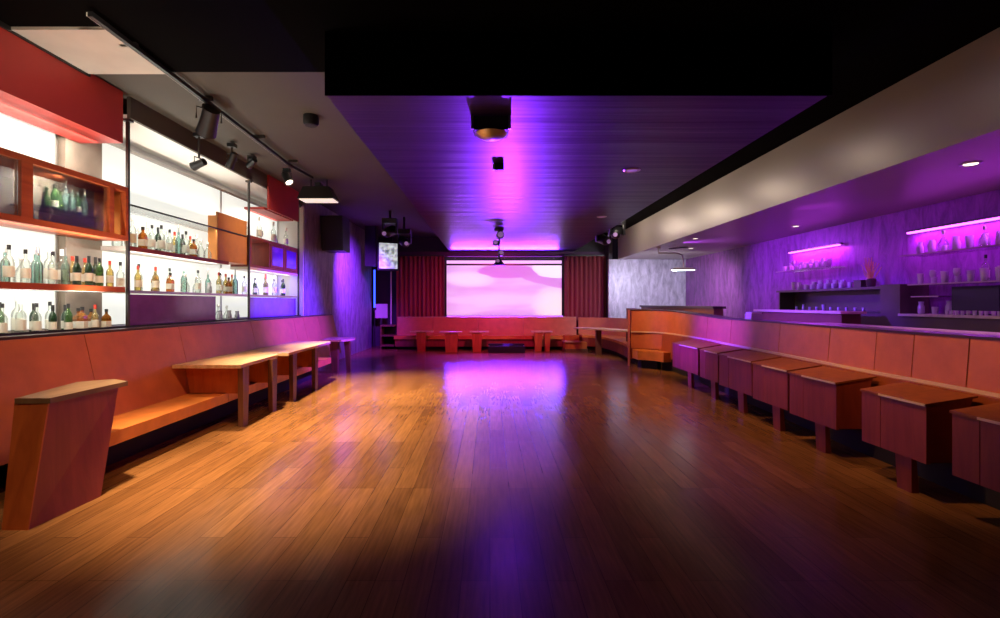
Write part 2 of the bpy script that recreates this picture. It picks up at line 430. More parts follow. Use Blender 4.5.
def curtain(x0, x1, y, z0, z1, label, wave=.045, period=.15):
    bm = MB(); n = int((x1 - x0) / .018)
    rows = [z0, z0 + .3, (z0 + z1) / 2, z1 - .3, z1]
    grid = []
    for iz, z in enumerate(rows):
        r = []
        for i in range(n + 1):
            x = x0 + (x1 - x0) * i / n
            ph = 2 * PI * x / period + .8 * math.sin(x * 3.1) + .15 * iz
            r.append(bm.bm.verts.new((x, y + wave * math.sin(ph) + .02 * math.sin(ph * .37 + iz), z)))
        grid.append(r)
    for a in range(len(rows) - 1):
        for i in range(n):
            bm.bm.faces.new((grid[a][i], grid[a][i + 1], grid[a + 1][i + 1], grid[a + 1][i]))
    xm = (x0 + x1) / 2
    t = thing('stage_curtain', (xm, y, z0), label, 'curtain')
    o = bm.build('drape', M['curtain'], t, smooth=True)
    md = o.modifiers.new('thickness', 'SOLIDIFY'); md.thickness = .012
    MB().box(x0, x1, y - .03, y + .03, z1, z1 + .05).build('heading_rail', M['darksteel'], t)
    return t
curtain(-3.2, -1.56, 17.12, .05, 3.1, 'pleated wine red curtain left of the bright screen')
curtain(2.55, 3.97, 17.12, .05, 3.1, 'pleated wine red curtain right of the bright screen')

# ------------------------------------------------------------------ left banquette
b = thing('banquette', (-3.5, 4, 0), 'long orange vinyl banquette along the left bar', 'banquette')
ys = [2.6, 4.78, 6.23, 8.1, 9.85, 10.37, 11.27, 12.35]
for y0, y1 in zip(ys, ys[1:]):
    MB().yprism([(-3.67, .28), (-3.88, 1.20), (-4.0, 1.20), (-4.0, .28)], y0 + .004, y1 - .004).build('backrest_panel', M['vinyl'], b, bevel=.018, smooth=True)
for y0, y1 in ((4.10, 6.2), (6.2, 8.1), (8.1, 10.2)):
    MB().box(-3.70, -3.24, y0 + .004, y1 - .004, .275, .39).build('seat_cushion', M['seat'], b, bevel=.03, smooth=True, seg=3)
MB().box(-3.98, -3.52, 4.1, 10.15, 0, .275).build('plinth', M['plinth'], b)
MB().box(-4.06, -3.90, 2.6, 12.35, 1.201, 1.225).build('cap_rail', M['darkcap'], b)

# near leaning table
t = thing('banquette_table', (-3.1, 3.6, 0), 'nearest left table with a brown slab top on a leaning red plank base', 'table')
bt = [(-3.22, 3.31), (-3.05, 3.31), (-3.02, 3.88), (-3.22, 3.88)]
tp = [(-3.31, 3.50), (-3.08, 3.50), (-3.10, 4.17), (-3.44, 4.17)]
MB().hexa([(x, y, 0) for x, y in bt], [(x, y, .80) for x, y in tp]).build('pedestal', M['redwood'], t, bevel=.006)
# lighter facing board on the end that looks at the dance floor entrance
MB().hexa([(-3.225, 3.30, .0), (-3.05, 3.30, 0), (-3.05, 3.31, 0), (-3.225, 3.31, 0)],
          [(-3.315, 3.485, .80), (-3.08, 3.485, .80), (-3.08, 3.499, .80), (-3.315, 3.499, .80)]).build('end_board', M['orangewood'], t)
tag(t.children[-1], 'lighter orange end board')
MB().prism([(-3.30, 3.47), (-3.06, 3.48), (-3.07, 4.24), (-3.28, 4.36), (-3.47, 4.20)], .80, .838).build('table_top', M['darktop'], t, bevel=.006)

def bench_table(y0, y1, legs, label, xb=-3.765, xf=-2.97, z=.765, name='banquette_table'):
    t = thing(name, (-3.4, (y0 + y1) / 2, 0), label, 'table')
    MB().prism([(xb, y0), (xf + .02, y0), (xf - .0, y0 + .12), (xf - .06, y1 - .15), (xf - .14, y1), (xb, y1)], z - .04, z).build('table_top', M['tabletop'], t, bevel=.007)
    for i, yl in enumerate(legs):
        MB().hexa([(-3.05, yl - .06, 0), (-2.99, yl - .06, 0), (-2.99, yl + .06, 0), (-3.05, yl + .06, 0)],
                  [(-3.05, yl - .08, z - .04), (-2.985, yl - .08, z - .04), (-2.985, yl + .08, z - .04), (-3.05, yl + .08, z - .04)]).build('leg', M['brownleg'], t, bevel=.004)
        MB().hexa([(-3.67, yl + .0, .394), (-3.055, yl, .394), (-3.055, yl + .03, .394), (-3.67, yl + .03, .394)],
                  [(-3.74, yl, z - .04), (-3.055, yl, z - .04), (-3.055, yl + .03, z - .04), (-3.74, yl + .03, z - .04)]).build('side_panel', M['orangewood'], t)
    return t
bench_table(5.92, 7.28, (6.12, 6.94), 'tan topped table over the left bench, nearest of the three with brown legs')
bench_table(7.32, 9.65, (7.66, 8.62), 'tan topped long table in the middle of the left bench')
t = thing('banquette_table', (-3.3, 10.9, 0), 'small free standing tan table past the far end of the left bench', 'table')
MB().prism([(-3.55, 10.45), (-3.1, 10.42), (-2.94, 10.75), (-3.0, 11.2), (-3.2, 11.35), (-3.6, 11.3)], .69, .73).build('table_top', M['tabletop'], t, bevel=.007)
MB().hexa([(-3.40, 10.75, 0), (-3.28, 10.75, 0), (-3.28, 10.85, 0), (-3.40, 10.85, 0)], [(-3.44, 10.7, .69), (-3.26, 10.7, .69), (-3.26, 10.85, .69), (-3.44, 10.85, .69)]).build('leg', M['brownleg'], t)
MB().hexa([(-3.14, 10.95, 0), (-3.06, 10.95, 0), (-3.06, 11.05, 0), (-3.14, 11.05, 0)], [(-3.20, 10.95, .69), (-3.08, 10.95, .69), (-3.08, 11.07, .69), (-3.20, 11.07, .69)]).build('leg', M['brownleg'], t)

# ------------------------------------------------------------------ left bar display
FX, BX = -4.1, -4.44       # shelf front and back
# frosted lit panels behind the bottles
for y0, y1, lb in ((2.4, 5.25, 'lit frosted panel behind the near left bottles'), (5.86, 8.46, 'lit frosted panel behind the middle left shelves'),
               (8.5, 10.72, 'lit frosted panel behind the far left shelves')):
    p = thing('backlit_panel', (-4.6, (y0 + y1) / 2, 1.2), lb, 'light panel')
    MB().box(-4.60, -4.57, y0, y1, 1.24, 3.4).build('diffuser', M['backlit'], p)
    fr = MB(); fr.box(-4.61, -4.56, y0 - .02, y0, 1.2, 3.44).box(-4.61, -4.56, y1, y1 + .02, 1.2, 3.44).box(-4.61, -4.56, y0, y1, 1.2, 1.24).box(-4.61, -4.56, y0, y1, 3.4, 3.44)
    fr.build('frame', M['steel'], p)
struct('trim_6', MB().box(-4.72, -4.5, 5.30, 5.80, 1.2, 3.58), M['concrete'], 'brown grey column between the lit bar panels', 'column')
struct('wall_bar_end', MB().box(-4.72, -4.02, 10.76, 10.80, 1.17, 3.6), M['white'], 'end wall of the left bar recess', 'wall')

# back bar ledge with metal nosing
c = thing('bar_ledge', (-4.3, 6.5, 1.17), 'long dark edged ledge behind the left banquette', 'ledge')
MB().box(-4.56, -4.075, 2.4, 10.74, 1.17, 1.20).build('slab', M['steel'], c)
MB().box(-4.075, -4.063, 2.4, 10.74, 1.17, 1.245).build('nosing', M['blackplastic'], c)
# posts
for y, nm in ((5.66, 'left of the two large bays'), (8.5, 'at the middle of the far shelves'), (10.70, 'at the end of the far shelves')):
    p = thing('shelf_post', (-4.1, y, 1.2), 'thin steel shelf post ' + nm, 'post')
    MB().box(-4.115, -4.085, y - .015, y + .015, 1.203, 3.55).build('upright', M['darksteel'], p)
    MB().box(-4.14, -4.06, y - .04, y + .04, 3.55, 3.578).build('top_plate', M['darksteel'], p)

def shelf(y0, y1, z, th, mat, label, glassy=False, x0=None, x1=None):
    x0 = BX if x0 is None else x0; x1 = FX if x1 is None else x1
    t = thing('shelf', ((x0 + x1) / 2, (y0 + y1) / 2, z - th), label, 'shelf')
    MB().box(x0, x1 - .012, y0, y1, z - th, z).build('board', M['pane'] if glassy else M['white'], t)
    MB().box(x1 - .012, x1, y0, y1, z - th, z).build('front_edge', mat, t)
    return t
shelf(2.4, 5.62, 1.68, .06, M['frame'], 'long orange wooden shelf holding the near left bottles')
shelf(5.70, 8.44, 2.63, .02, M['darksteel'], 'thin upper glass shelf in the middle left bay', True)
shelf(5.70, 7.85, 2.15, .05, M['redwood'], 'red edged shelf of bottles in the middle left bay')
shelf(5.70, 8.46, 1.645, .03, M['steel'], 'pale lower shelf above the purple glass panel')
shelf(8.54, 10.66, 2.12, .045, M['edge'], 'pale edged shelf under the purple cabinet doors')
shelf(8.54, 10.66, 1.645, .03, M['steel'], 'lowest shelf in the farthest left bay')

# header fascias
h = thing('bar_fascia', (-4.2, 4, 3.26), 'big red fascia box over the near left bar', 'fascia')
MB().box(-4.05, -4.0, 2.4, 5.45, 3.24, 3.802).build('front_board', M['red'], h)
MB().box(-4.47, -4.05, 2.4, 5.45, 3.24, 3.28).build('soffit_board', M['red'], h)
MB().box(-4.47, -4.05, 5.41, 5.45, 3.28, 3.795).build('end_board', M['red'], h)
h = thing('bar_fascia', (-4.2, 9.9, 3.2), 'smaller red fascia box over the far end of the left bar', 'fascia')
MB().box(-4.035, -4.0, 9.05, 10.45, 3.2, 3.825).build('front_board', M['red'], h)
MB().box(-4.45, -4.09, 9.05, 10.40, 3.2, 3.24).build('soffit_board', M['red'], h)

# wooden display cabinet, near bay
k = thing('display_cabinet', (-4.27, 4, 2.2), 'orange wooden cabinet with glass fronts above the near bottles', 'cabinet')
Z0, Z1 = 2.20, 2.80
MB().box(-4.45, -4.08, 2.4, 5.64, Z1 - .055, Z1).build('top_rail', M['frame'], k, bevel=.004)
MB().box(-4.45, -4.08, 2.4, 5.64, Z0, Z0 + .055).build('bottom_rail', M['frame'], k, bevel=.004)
for y0, y1 in ((2.9, 3.0), (4.355, 4.465), (5.37, 5.43), (5.605, 5.64)):
    MB().box(-4.14, -4.08, y0, y1, Z0 + .055, Z1 - .055).build('stile', M['frame'], k, bevel=.003)
MB().box(-4.45, -4.14, 5.60, 5.64, Z0 + .055, Z1 - .055).build('side_panel', M['orange'], k)
MB().box(-4.45, -4.43, 4.465, 5.60, Z0 + .055, Z1 - .055).build('back_panel', M['concrete'], k)
for y0, y1 in ((3.0, 4.355), (4.465, 5.37)):
    MB().box(-4.115, -4.107, y0 + .004, y1 - .004, Z0 + .057, Z1 - .057).build('pane', M['pane'], k)
MB().box(-4.42, -4.20, 4.6, 5.36, 2.40, 2.415).build('inner_shelf', M['pane'], k)

# orange door board & purple glass, middle bay
k = thing('wall_cabinet', (-4.2, 8, 2.15), 'plain orange cabinet box at the right end of the bottle shelf', 'cabinet')
MB().box(-4.44, -4.14, 7.87, 8.46, 2.15, 2.88).build('body', M['orange'], k, bevel=.006)
MB().box(-4.14, -4.115, 7.55, 8.46, 2.15, 2.88).build('door', M['orange'], k, bevel=.004)
g = thing('sliding_glass_panel', (-4.12, 6.6, 1.2), 'purple tinted glass panel low in the middle left bay', 'glass panel')
MB().box(-4.135, -4.125, 5.70, 7.52, 1.225, 1.60).build('pane', M['purplepane'], g)
MB().box(-4.14, -4.118, 5.70, 7.52, 1.202, 1.225).build('bottom_track', M['steel'], g)
g = thing('sliding_glass_panel', (-4.12, 9.6, 1.2), 'purple tinted glass panel low in the farthest left bay', 'glass panel')
MB().box(-4.135, -4.125, 8.56, 10.62, 1.225, 1.60).build('pane', M['purplepane'], g)
MB().box(-4.14, -4.118, 8.56, 10.62, 1.202, 1.225).build('bottom_track', M['steel'], g)
k = thing('wall_cabinet', (-4.25, 9.6, 2.12), 'dark wooden cabinet with purple doors in the farthest left bay', 'cabinet')
fm = MB(); fm.box(-4.44, -4.10, 8.55, 10.65, 2.61, 2.66).box(-4.44, -4.10, 8.55, 10.65, 2.122, 2.16)
fm.build('carcass', M['redwood'], k)
for y in (8.55, 9.28, 9.95, 10.60): MB().box(-4.44, -4.10, y, y + .05, 2.16, 2.61).build('divider', M['redwood'], k)
for y0 in (9.34, 10.01):
    d = MB().box(-4.115, -4.095, y0, y0 + .58, 2.17, 2.60).build('door', M['redwood'], k)
    MB().box(-4.095, -4.088, y0 + .05, y0 + .53, 2.21, 2.56).build('pane', M['purplepane'], d)

# ------------------------------------------------------------------ bottles and glasses (one of each kind, then copies)
PROTO = {}
def kids(root, *ch): KIDS[root.name] = list(ch)
def bottle(kind, prof, glassmat, cap, capmat, lab=None, square=False):
    r = bpy.data.objects.new('bottle', None); COL.objects.link(r); r['category'] = 'bottle'; r.empty_display_size = .05
    m = MB(); m.lathe(prof, n=4 if square else 12)
    if square: bmesh.ops.rotate(m.bm, verts=m.bm.verts, cent=(0, 0, 0), matrix=Matrix.Rotation(PI / 4, 3, 'Z'))
    ch = [m.build('body', glassmat, smooth=not square)]
    ch.append(MB().lathe(cap, n=10).build('cap', capmat))
    if lab:
        if square: m = MB().lathe([(lab[0], lab[1]), (lab[0], lab[2])], n=4); bmesh.ops.rotate(m.bm, verts=m.bm.verts, cent=(0, 0, 0), matrix=Matrix.Rotation(PI / 4, 3, 'Z'))
        else: m = MB().lathe([(lab[0], lab[1]), (lab[0], lab[2])], n=12)
        ch.append(m.build('paper_label', M['labelw'], smooth=not square))
    for c in ch: c.parent = r
    kids(r, *ch); PROTO[kind] = r; return r
sp = lambda r, h, n, nr: [(r * .9, 0), (r, .008), (r, h * .58), (r * .85, h * .66), (nr, h * .76), (nr, h * n), ]
bottle('clear', sp(.042, .33, .93, .014), M['clear'], [(.016, .30), (.016, .345)], M['capblack'], (.0428, .05, .15))
bottle('vodka', sp(.045, .36, .93, .016), M['clear'], [(.018, .33), (.018, .40)], M['capwhite'], (.0458, .06, .17))
bottle('redcap', sp(.046, .34, .93, .016), M['yellow'], [(.019, .31), (.019, .40)], M['capred'], (.0468, .05, .15))
bottle('pourer', sp(.040, .33, .93, .014), M['aqua'], [(.012, .30), (.006, .40)], M['steel'])
bottle('green', sp(.038, .33, .93, .014), M['green'], [(.016, .28), (.016, .325)], M['capblack'], (.0388, .04, .12))
bottle('wine', [(.034, 0), (.038, .006), (.038, .19), (.030, .225), (.014, .25), (.014, .32)], M['darkgreen'], [(.016, .26), (.016, .33)], M['capblack'], (.0388, .05, .14))
bottle('amber', [(.050, 0), (.052, .01), (.052, .15), (.044, .18), (.016, .21), (.016, .25)], M['amber'], [(.019, .24), (.019, .275)], M['capblack'], (.0528, .04, .12), True)
bottle('yellow', sp(.040, .31, .93, .014), M['yellow'], [(.016, .28), (.016, .33)], M['capred'], (.0408, .05, .14))
bottle('decanter', [(.05, 0), (.06, .02), (.058, .10), (.03, .16), (.014, .19), (.016, .23)], M['clear'], [(.012, .225), (.022, .25), (.018, .275), (.004, .285)], M['capwhite'])
bottle('carafe', [(.045, 0), (.052, .02), (.048, .09), (.02, .17), (.014, .22), (.02, .27)], M['green'], [(.016, .268), (.016, .29)], M['steel'])
KN = {'clear': 'black capped clear bottle', 'vodka': 'white capped tall bottle', 'redcap': 'red topped pale bottle',
      'pourer': 'aqua bottle with pourer', 'green': 'black capped green bottle', 'wine': 'dark green wine bottle',
      'amber': 'square amber bottle', 'yellow': 'red capped yellowish bottle', 'decanter': 'squat clear decanter', 'carafe': 'green glass carafe'}
def glassware(kind, prof, nm):
    o = MB().lathe(prof, n=12).build(nm, M['glassware'], smooth=True); o['category'] = 'glass'
    KIDS[o.name] = []; PROTO[kind] = o
glassware('tumbler', [(.030, 0), (.032, .005), (.038, .10), (.035, .10), (.029, .012)], 'tumbler')
glassware('pint', [(.030, 0), (.032, .005), (.044, .16), (.040, .16), (.029, .012)], 'pint_glass')
glassware('stem', [(.034, 0), (.034, .004), (.006, .012), (.005, .08), (.03, .10), (.040, .14), (.034, .19), (.031, .19), (.034, .14), (.02, .10)], 'wine_glass')
glassware('jug', [(.036, 0), (.044, .02), (.043, .10), (.03, .14), (.036, .18), (.032, .18), (.026, .14), (.038, .02)], 'glass_jug')
KN.update({'tumbler': 'clear tumbler', 'pint': 'clear pint glass', 'stem': 'clear stemmed wine glass', 'jug': 'clear round glass jug'})
USED = set()
def row(kinds, x, y0, y1, z, where, group, jit=.05, sc=1.0, rev=False, anchor='left'):
    """kinds in photo order from the left; y0 is the leftmost end"""
    n = len(kinds); seen = {}
    for i, kd in enumerate(kinds):
        y = y0 + (y1 - y0) * (i + .5) / n
        xx = x + (jit and (.052 if i % 2 else -.052)) + random.uniform(-.008, .008); z_ = z + .001
        lab = '%s, %s from left %s' % (KN[kd], ORD[i], where)
        g = group
        p = PROTO[kd]; s_ = sc * random.uniform(.94, 1.06)
        rz = random.uniform(-.25, .25)
        if kd in USED: dup(p, (xx, y, z_), s_, lab, g, rz)
        else:
            USED.add(kd); p.location = (xx, y, z_); p.scale = (s_,) * 3; p.rotation_euler = (0, 0, rz); p['label'] = lab; p['group'] = g
XS = -4.27
row('redcap redcap clear redcap clear clear vodka clear pourer clear decanter pourer pourer clear vodka pourer vodka wine yellow wine yellow green wine yellow'.split(), XS, 3.85, 5.58, 1.68, 'on the long orange shelf', 'bottles on the long orange shelf', sc=.92)
row('green clear green green vodka clear green vodka vodka clear wine wine clear green wine amber amber yellow amber amber'.split(), XS, 3.85, 5.55, 1.20, 'on the ledge below the orange shelf', 'bottles on the near ledge', sc=.9)
row('carafe green carafe pourer pourer green pourer'.split(), -4.30, 4.82, 5.34, 2.415, 'inside the glass fronted cabinet', 'bottles in the glass fronted cabinet', jit=0, sc=.77)
row('decanter jug jug'.split(), -4.30, 3.95, 4.34, 2.255, 'inside the cabinet by the frame edge', 'glassware in the near cabinet', jit=0, sc=.9)
row('decanter vodka clear amber decanter clear vodka clear wine clear vodka pourer yellow clear wine amber yellow decanter vodka decanter'.split(), XS, 5.76, 7.5, 2.15, 'on the red edged shelf', 'bottles on the red edged shelf', sc=.95)
row('clear yellow clear yellow amber amber clear decanter pourer clear decanter jug pourer clear'.split(), XS, 5.76, 7.9, 1.645, 'on the shelf above the purple glass', 'bottles above the purple glass', sc=.95)
row('yellow amber yellow pourer yellow'.split(), XS, 7.92, 8.42, 1.645, 'under the plain orange cabinet', 'bottles under the orange cabinet', sc=1.0)
row('decanter jug decanter jug decanter jug'.split(), XS, 7.6, 8.42, 1.20, 'on the ledge right of the purple glass', 'glassware on the ledge', sc=.95)
row('decanter vodka stem vodka jug vodka'.split(), XS, 8.7, 10.5, 2.66, 'on top of the purple door cabinet', 'items on the purple door cabinet', sc=1.0)
row('clear decanter wine redcap wine vodka clear wine clear'.split(), XS, 8.7, 10.5, 1.645, 'on the lowest shelf of the far bay', 'bottles in the far bay', sc=1.0)

# ------------------------------------------------------------------ right booth divider
PL = [(3.36, 11.92), (3.60, 11.86), (3.85, 11.68), (4.0, 11.4), (4.07, 11.0), (4.09, 10.2), (4.08, 9.43), (4.02, 8.8), (3.98, 8.3), (3.95, 7.5), (3.92, 6.8), (3.88, 6.2),
      (3.85, 5.7), (3.82, 5.3), (3.80, 4.95), (3.79, 4.5), (3.78, 3.97), (3.76, 3.4), (3.75, 2.6)]
def XR(y):
    for (xa, ya), (xb, yb) in zip(PL, PL[1:]):
        if yb <= y <= ya: return xa + (xb - xa) * (ya - y) / (ya - yb)
    return PL[-1][0]
def offs(pl, d):
    out = []
    for i, p in enumerate(pl):
        a = Vector(pl[max(i - 1, 0)]); c_ = Vector(pl[min(i + 1, len(pl) - 1)])
        t_ = (c_ - a).normalized(); n_ = Vector((-t_.y, t_.x))      # to the back (away from the dance floor)
        out.append((p[0] + n_.x * d, p[1] + n_.y * d))
    return out
dv = thing('booth_divider', (3.9, 7, 0), 'long wavy orange booth wall along the right side', 'booth wall')
LZ, TZ = .815, 1.24
def strip(pl, d0, z0, d1, z1, th, rise=True):
    up = lambda i, z: z + (.10 * max(0, min(1, (pl[i][1] - 9.0) / 2.6)) if rise and z > 1.1 else 0)
    A = [(x, y, up(i, z0)) for i, (x, y) in enumerate(offs(pl, d0))]; B = [(x, y, up(i, z1)) for i, (x, y) in enumerate(offs(pl, d1))]
    C_ = [(x, y, up(i, z1)) for i, (x, y) in enumerate(offs(pl, d1 + th))]; D_ = [(x, y, up(i, z0)) for i, (x, y) in enumerate(offs(pl, d0 + th))]
    return MB().loft(A, B, C_, D_)
brk = [0, 6, 8, 10, 12, 14, 15, 16, 18]
for a, c_ in zip(brk, brk[1:]):
    seg = PL[a:c_ + 1]
    q = [Vector(p) for p in seg]
    q[0] = q[0] + (q[1] - q[0]).normalized() * .006; q[-1] = q[-1] + (q[-2] - q[-1]).normalized() * .006
    strip([tuple(p) for p in q], 0, LZ + .014, .03, TZ - .02, .09).build('backrest_panel', M['vinyl'], dv, smooth=True)
strip(PL, -.03, LZ - .012, -.03, LZ + .014, .15).build('ledge', M['edge'], dv, smooth=True)
strip(PL[3:], -.11, .27, -.08, LZ - .012, .10).build('lower_body', M['shaded_vinyl'], dv, smooth=True)
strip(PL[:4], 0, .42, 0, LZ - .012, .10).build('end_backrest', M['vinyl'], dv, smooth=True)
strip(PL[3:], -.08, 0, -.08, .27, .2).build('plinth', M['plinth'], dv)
strip(PL, .02, TZ - .02, .02, TZ, .29).build('cap_rail', M['darkcap'], dv, smooth=True)
MB().prism([(3.33, 11.90), (3.37, 11.97), (3.37, 12.05), (3.30, 11.98)], 0, TZ + .09).build('end_post', M['vinyl'], dv)
# small curved seat at its far end
MB().prism([(3.38, 11.88), (3.38, 11.45), (3.52, 11.38), (3.70, 11.2), (3.80, 10.95), (4.02, 11.0), (3.97, 11.35), (3.83, 11.62), (3.6, 11.8)][::-1], .20, .41).build('seat_cushion', M['seat'], dv, bevel=.03, smooth=True)
MB().prism([(3.5, 11.84), (3.5, 11.55), (3.78, 11.3), (3.9, 11.4), (3.8, 11.62), (3.6, 11.8)][::-1], 0, .20).build('seat_base', M['plinth'], dv)

TB = [(9.55, 8.38, 'farthest of the red boxed tables along the right booth wall'),
      (8.22, 7.58, 'narrow purple lit boxed table, second from the far end of the right booth wall'),
      (7.42, 6.50, 'red boxed table, third from the far end of the right booth wall'),
      (6.36, 5.62, 'red boxed table, fourth from the far end of the right booth wall'),
      (5.50, 4.76, 'dark red boxed table, fifth from the far end of the right booth wall'),
      (4.40, 3.75, 'dark red boxed table, sixth from the far end of the right booth wall'),
      (3.52, 2.90, 'nearest red boxed table at the right edge of the picture')]
for ya, yb, lb in TB:
    xm = min(XR(ya), XR(yb)); xf = xm - .50
    t = thing('booth_table', (xf, (ya + yb) / 2, 0), lb, 'table')
    zt, zb, xb = .725, .79, xm - .12
    MB().yprism([(xf - .012, zt), (xb, zb), (xb, zb + .014), (xf - .012, zt + .018)], yb - .008, ya + .008).build('table_top', M['boxlid'], t)
    ysm = yb + (ya - yb) * .68
    MB().box(xf - .020, xf - .013, yb - .008, ysm, zt, zt + .018).build('edge_strip', M['edge'], t)
    for y0, y1 in ((yb, ysm - .004), (ysm + .004, ya)):
        MB().box(xf, xf + .03, y0, y1, .29, zt - .001).build('front_panel', M['redwood'], t, bevel=.004)
    for y in (yb, ya - .03):
        MB().yprism([(xf + .031, .30), (xm - .18, .30), (xm - .17, zt), (xb - .03, zb - .006), (xf + .031, zt)], y, y + .03).build('side_panel', M['redwood'], t)
    ym = yb + (ya - yb) * .4
    MB().hexa([(xf + .05, ym - .07, 0), (xf + .11, ym - .07, 0), (xf + .11, ym + .07, 0), (xf + .05, ym + .07, 0)],
              [(xf + .04, ym - .08, .30), (xf + .078, ym - .08, .30), (xf + .078, ym + .08, .30), (xf + .04, ym + .08, .30)]).build('foot', M['redwood'], t)

# ------------------------------------------------------------------ far right corner booth
cb = thing('corner_booth', (3.8, 14, 0), 'curved orange corner booth at the far right', 'booth')
BP = [(2.93, 16.55), (3.3, 16.5), (3.7, 16.3), (3.98, 15.9), (4.12, 15.2), (4.18, 14.2), (4.18, 13.2), (4.15, 12.25)]
strip(BP, 0, .45, .1, 1.02, .10).build('backrest', M['vinyl'], cb, smooth=True)
FP = [(2.93, 15.95), (3.1, 15.85), (3.3, 15.6), (3.42, 15.2), (3.48, 14.6), (3.50, 13.8), (3.46, 13.0), (3.38, 12.25)]
def area(fr, bk, z0, z1): return MB().loft([(x, y, z0) for x, y in fr], [(x, y, z1) for x, y in fr], [(x, y, z1) for x, y in bk], [(x, y, z0) for x, y in bk])
area(FP, BP, .40, .47).build('seat_cushion', M['seat'], cb, smooth=False, bevel=.012)
area([(x + .03, y) for x, y in FP], BP, .13, .40).build('seat_front', M['redwood'], cb)
area([(x + .2, y) for x, y in FP], BP, 0, .13).build('plinth', M['plinth'], cb)
MB().box(4.2, 4.32, 12.3, 15.4, 1.02, 1.34).build('rear_panel', M['brownleg'], cb)
t = thing('corner_table', (3.0, 14.3, 0), 'pointed tan table in the curved corner booth', 'table')
MB().prism([(2.50, 15.0), (2.62, 14.72), (3.0, 14.2), (3.5, 13.3), (4.0, 13.0), (4.05, 13.4), (3.6, 14.3), (3.2, 15.0), (2.8, 15.15)], .73, .77).build('table_top', M['tabletop'], t, bevel=.008)
MB().box(3.05, 3.2, 14.35, 14.5, 0, .73).build('leg', M['brownleg'], t)
MB().box(3.65, 3.72, 13.30, 13.42, .471, .73).build('leg', M['brownleg'], t)
t = thing('step_stool', (2.6, 15.4, 0), 'low slatted orange box beside the corner booth', 'stool')
MB().box(2.28, 2.98, 15.25, 15.75, 0, .10).build('base', M['brownleg'], t)
MB().box(2.30, 2.96, 15.28, 15.75, .10, .30).build('body', M['orangewood'], t)
MB().box(2.26, 2.78, 15.22, 15.76, .30, .34).build('step', M['tabletop'], t)
MB().box(2.30, 2.76, 15.45, 15.76, .34, .50).build('upper_body', M['orangewood'], t)

# ------------------------------------------------------------------ back banquette and low tables
bb = thing('banquette', (0, 16.4, 0), 'low red orange banquette below the screen', 'banquette')
xs = [-3.08, -1.9, -.4, 1.1, 2.86]
for x0, x1 in zip(xs, xs[1:]):
    MB().xprism([(16.50, .40), (16.86, .40), (16.86, 1.02), (16.62, 1.02)], x0 + .004, x1 - .004).build('backrest_panel', M['vinyl'], bb, bevel=.015, smooth=True)
    MB().box(x0 + .004, x1 - .004, 16.0, 16.52, .34, .45).build('seat_cushion', M['seat'], bb, bevel=.02, smooth=True)
MB().box(-3.05, 2.83, 16.06, 16.52, .10, .34).build('seat_front', M['redwood'], bb)
MB().box(-3.0, 2.8, 16.2, 16.7, 0, .10).build('plinth', M['plinth'], bb)
MB().box(-3.08, 2.86, 16.60, 16.88, 1.02, 1.04).build('cap_rail', M['tabletop'], bb)
ls = thing('led_strip', (.5, 16.8, 1.04), 'thin purple light strip on the rail of the back banquette', 'strip light')
MB().box(-1.45, 2.45, 16.76, 16.80, 1.041, 1.085).build('channel', M['darksteel'], ls)
MB().box(-1.44, 2.44, 16.752, 16.76, 1.05, 1.08).build('diffuser', emit('violet_strip', (.7, .25, 1), .6), ls)
def low_table(px0, px1, Y, label, lx):
    x0 = (px0 - 490) / 500 * Y; x1 = (px1 - 490) / 500 * Y
    t = thing('low_table', ((x0 + x1) / 2, Y, 0), label, 'table')
    MB().box(x0, x1, Y - .2, Y + .2, .59, .63).build('table_top', M['tabletop'], t, bevel=.005)
    for (a, c_) in lx:
        a = (a - 490) / 500 * Y; c_ = (c_ - 490) / 500 * Y
        MB().hexa([(a + .03, Y - .12, 0), (c_ - .03, Y - .12, 0), (c_ - .03, Y + .1, 0), (a + .03, Y + .1, 0)],
                  [(a, Y - .17, .60), (c_, Y - .17, .60), (c_, Y + .15, .60), (a, Y + .15, .60)]).build('leg', M['orangewood'], t)
low_table(411, 433, 15.7, 'small low table at the left end of the back banquette', ((417, 426),))
low_table(440, 462, 15.3, 'small low table with the brightest top before the back banquette', ((445, 458),))
low_table(470, 489, 15.5, 'small low table in front of the middle of the back banquette', ((472, 482),))
low_table(531, 552, 15.6, 'small low table right of centre under the screen', ((534, 542), (544, 550)))
st = thing('shelf_unit', (-3.1, 16.3, 0), 'low open dark shelf at the left end of the back banquette', 'shelf unit')
for z in (.10, .42, .74): MB().box(-3.50, -3.10, 16.1, 16.6, z, z + .05).build('shelf_board', M['brownleg'], st)
MB().box(-3.54, -3.50, 16.1, 16.6, 0, .79).build('side_panel', M['brownleg'], st)
MB().box(-3.50, -3.10, 16.56, 16.6, 0, .74).build('back_panel', M['plinth'], st)

# ------------------------------------------------------------------ right bar
pt = thing('low_partition', (4.85, 13, 0), 'low dark topped partition before the silvery far wall', 'partition')
MB().box(4.72, 4.92, 10.55, 15.6, 0, 1.38).build('body', M['barfront'], pt)
MB().box(4.68, 4.96, 10.5, 15.65, 1.38, 1.43).build('top_board', M['darkcap'], pt)
br_ = thing('bar_counter', (5.2, 6.5, 0), 'long right bar counter with a pale stone top', 'bar counter')
MB().box(4.75, 5.15, 2.4, 7.6, 0, 1.15).build('front', M['barfront'], br_)
MB().box(4.55, 5.2, 2.4, 7.65, 1.15, 1.20).build('counter_top', M['counter'], br_, bevel=.006)
br_ = thing('bar_counter', (5.5, 9, 0), 'brown raised bar counter left of the stone top', 'bar counter')
MB().box(5.45, 5.75, 7.75, 10.2, 0, 1.33).build('front', M['barfront'], br_)
MB().box(5.40, 5.8, 7.70, 10.25, 1.33, 1.37).build('counter_top', M['edge'], br_, bevel=.006)

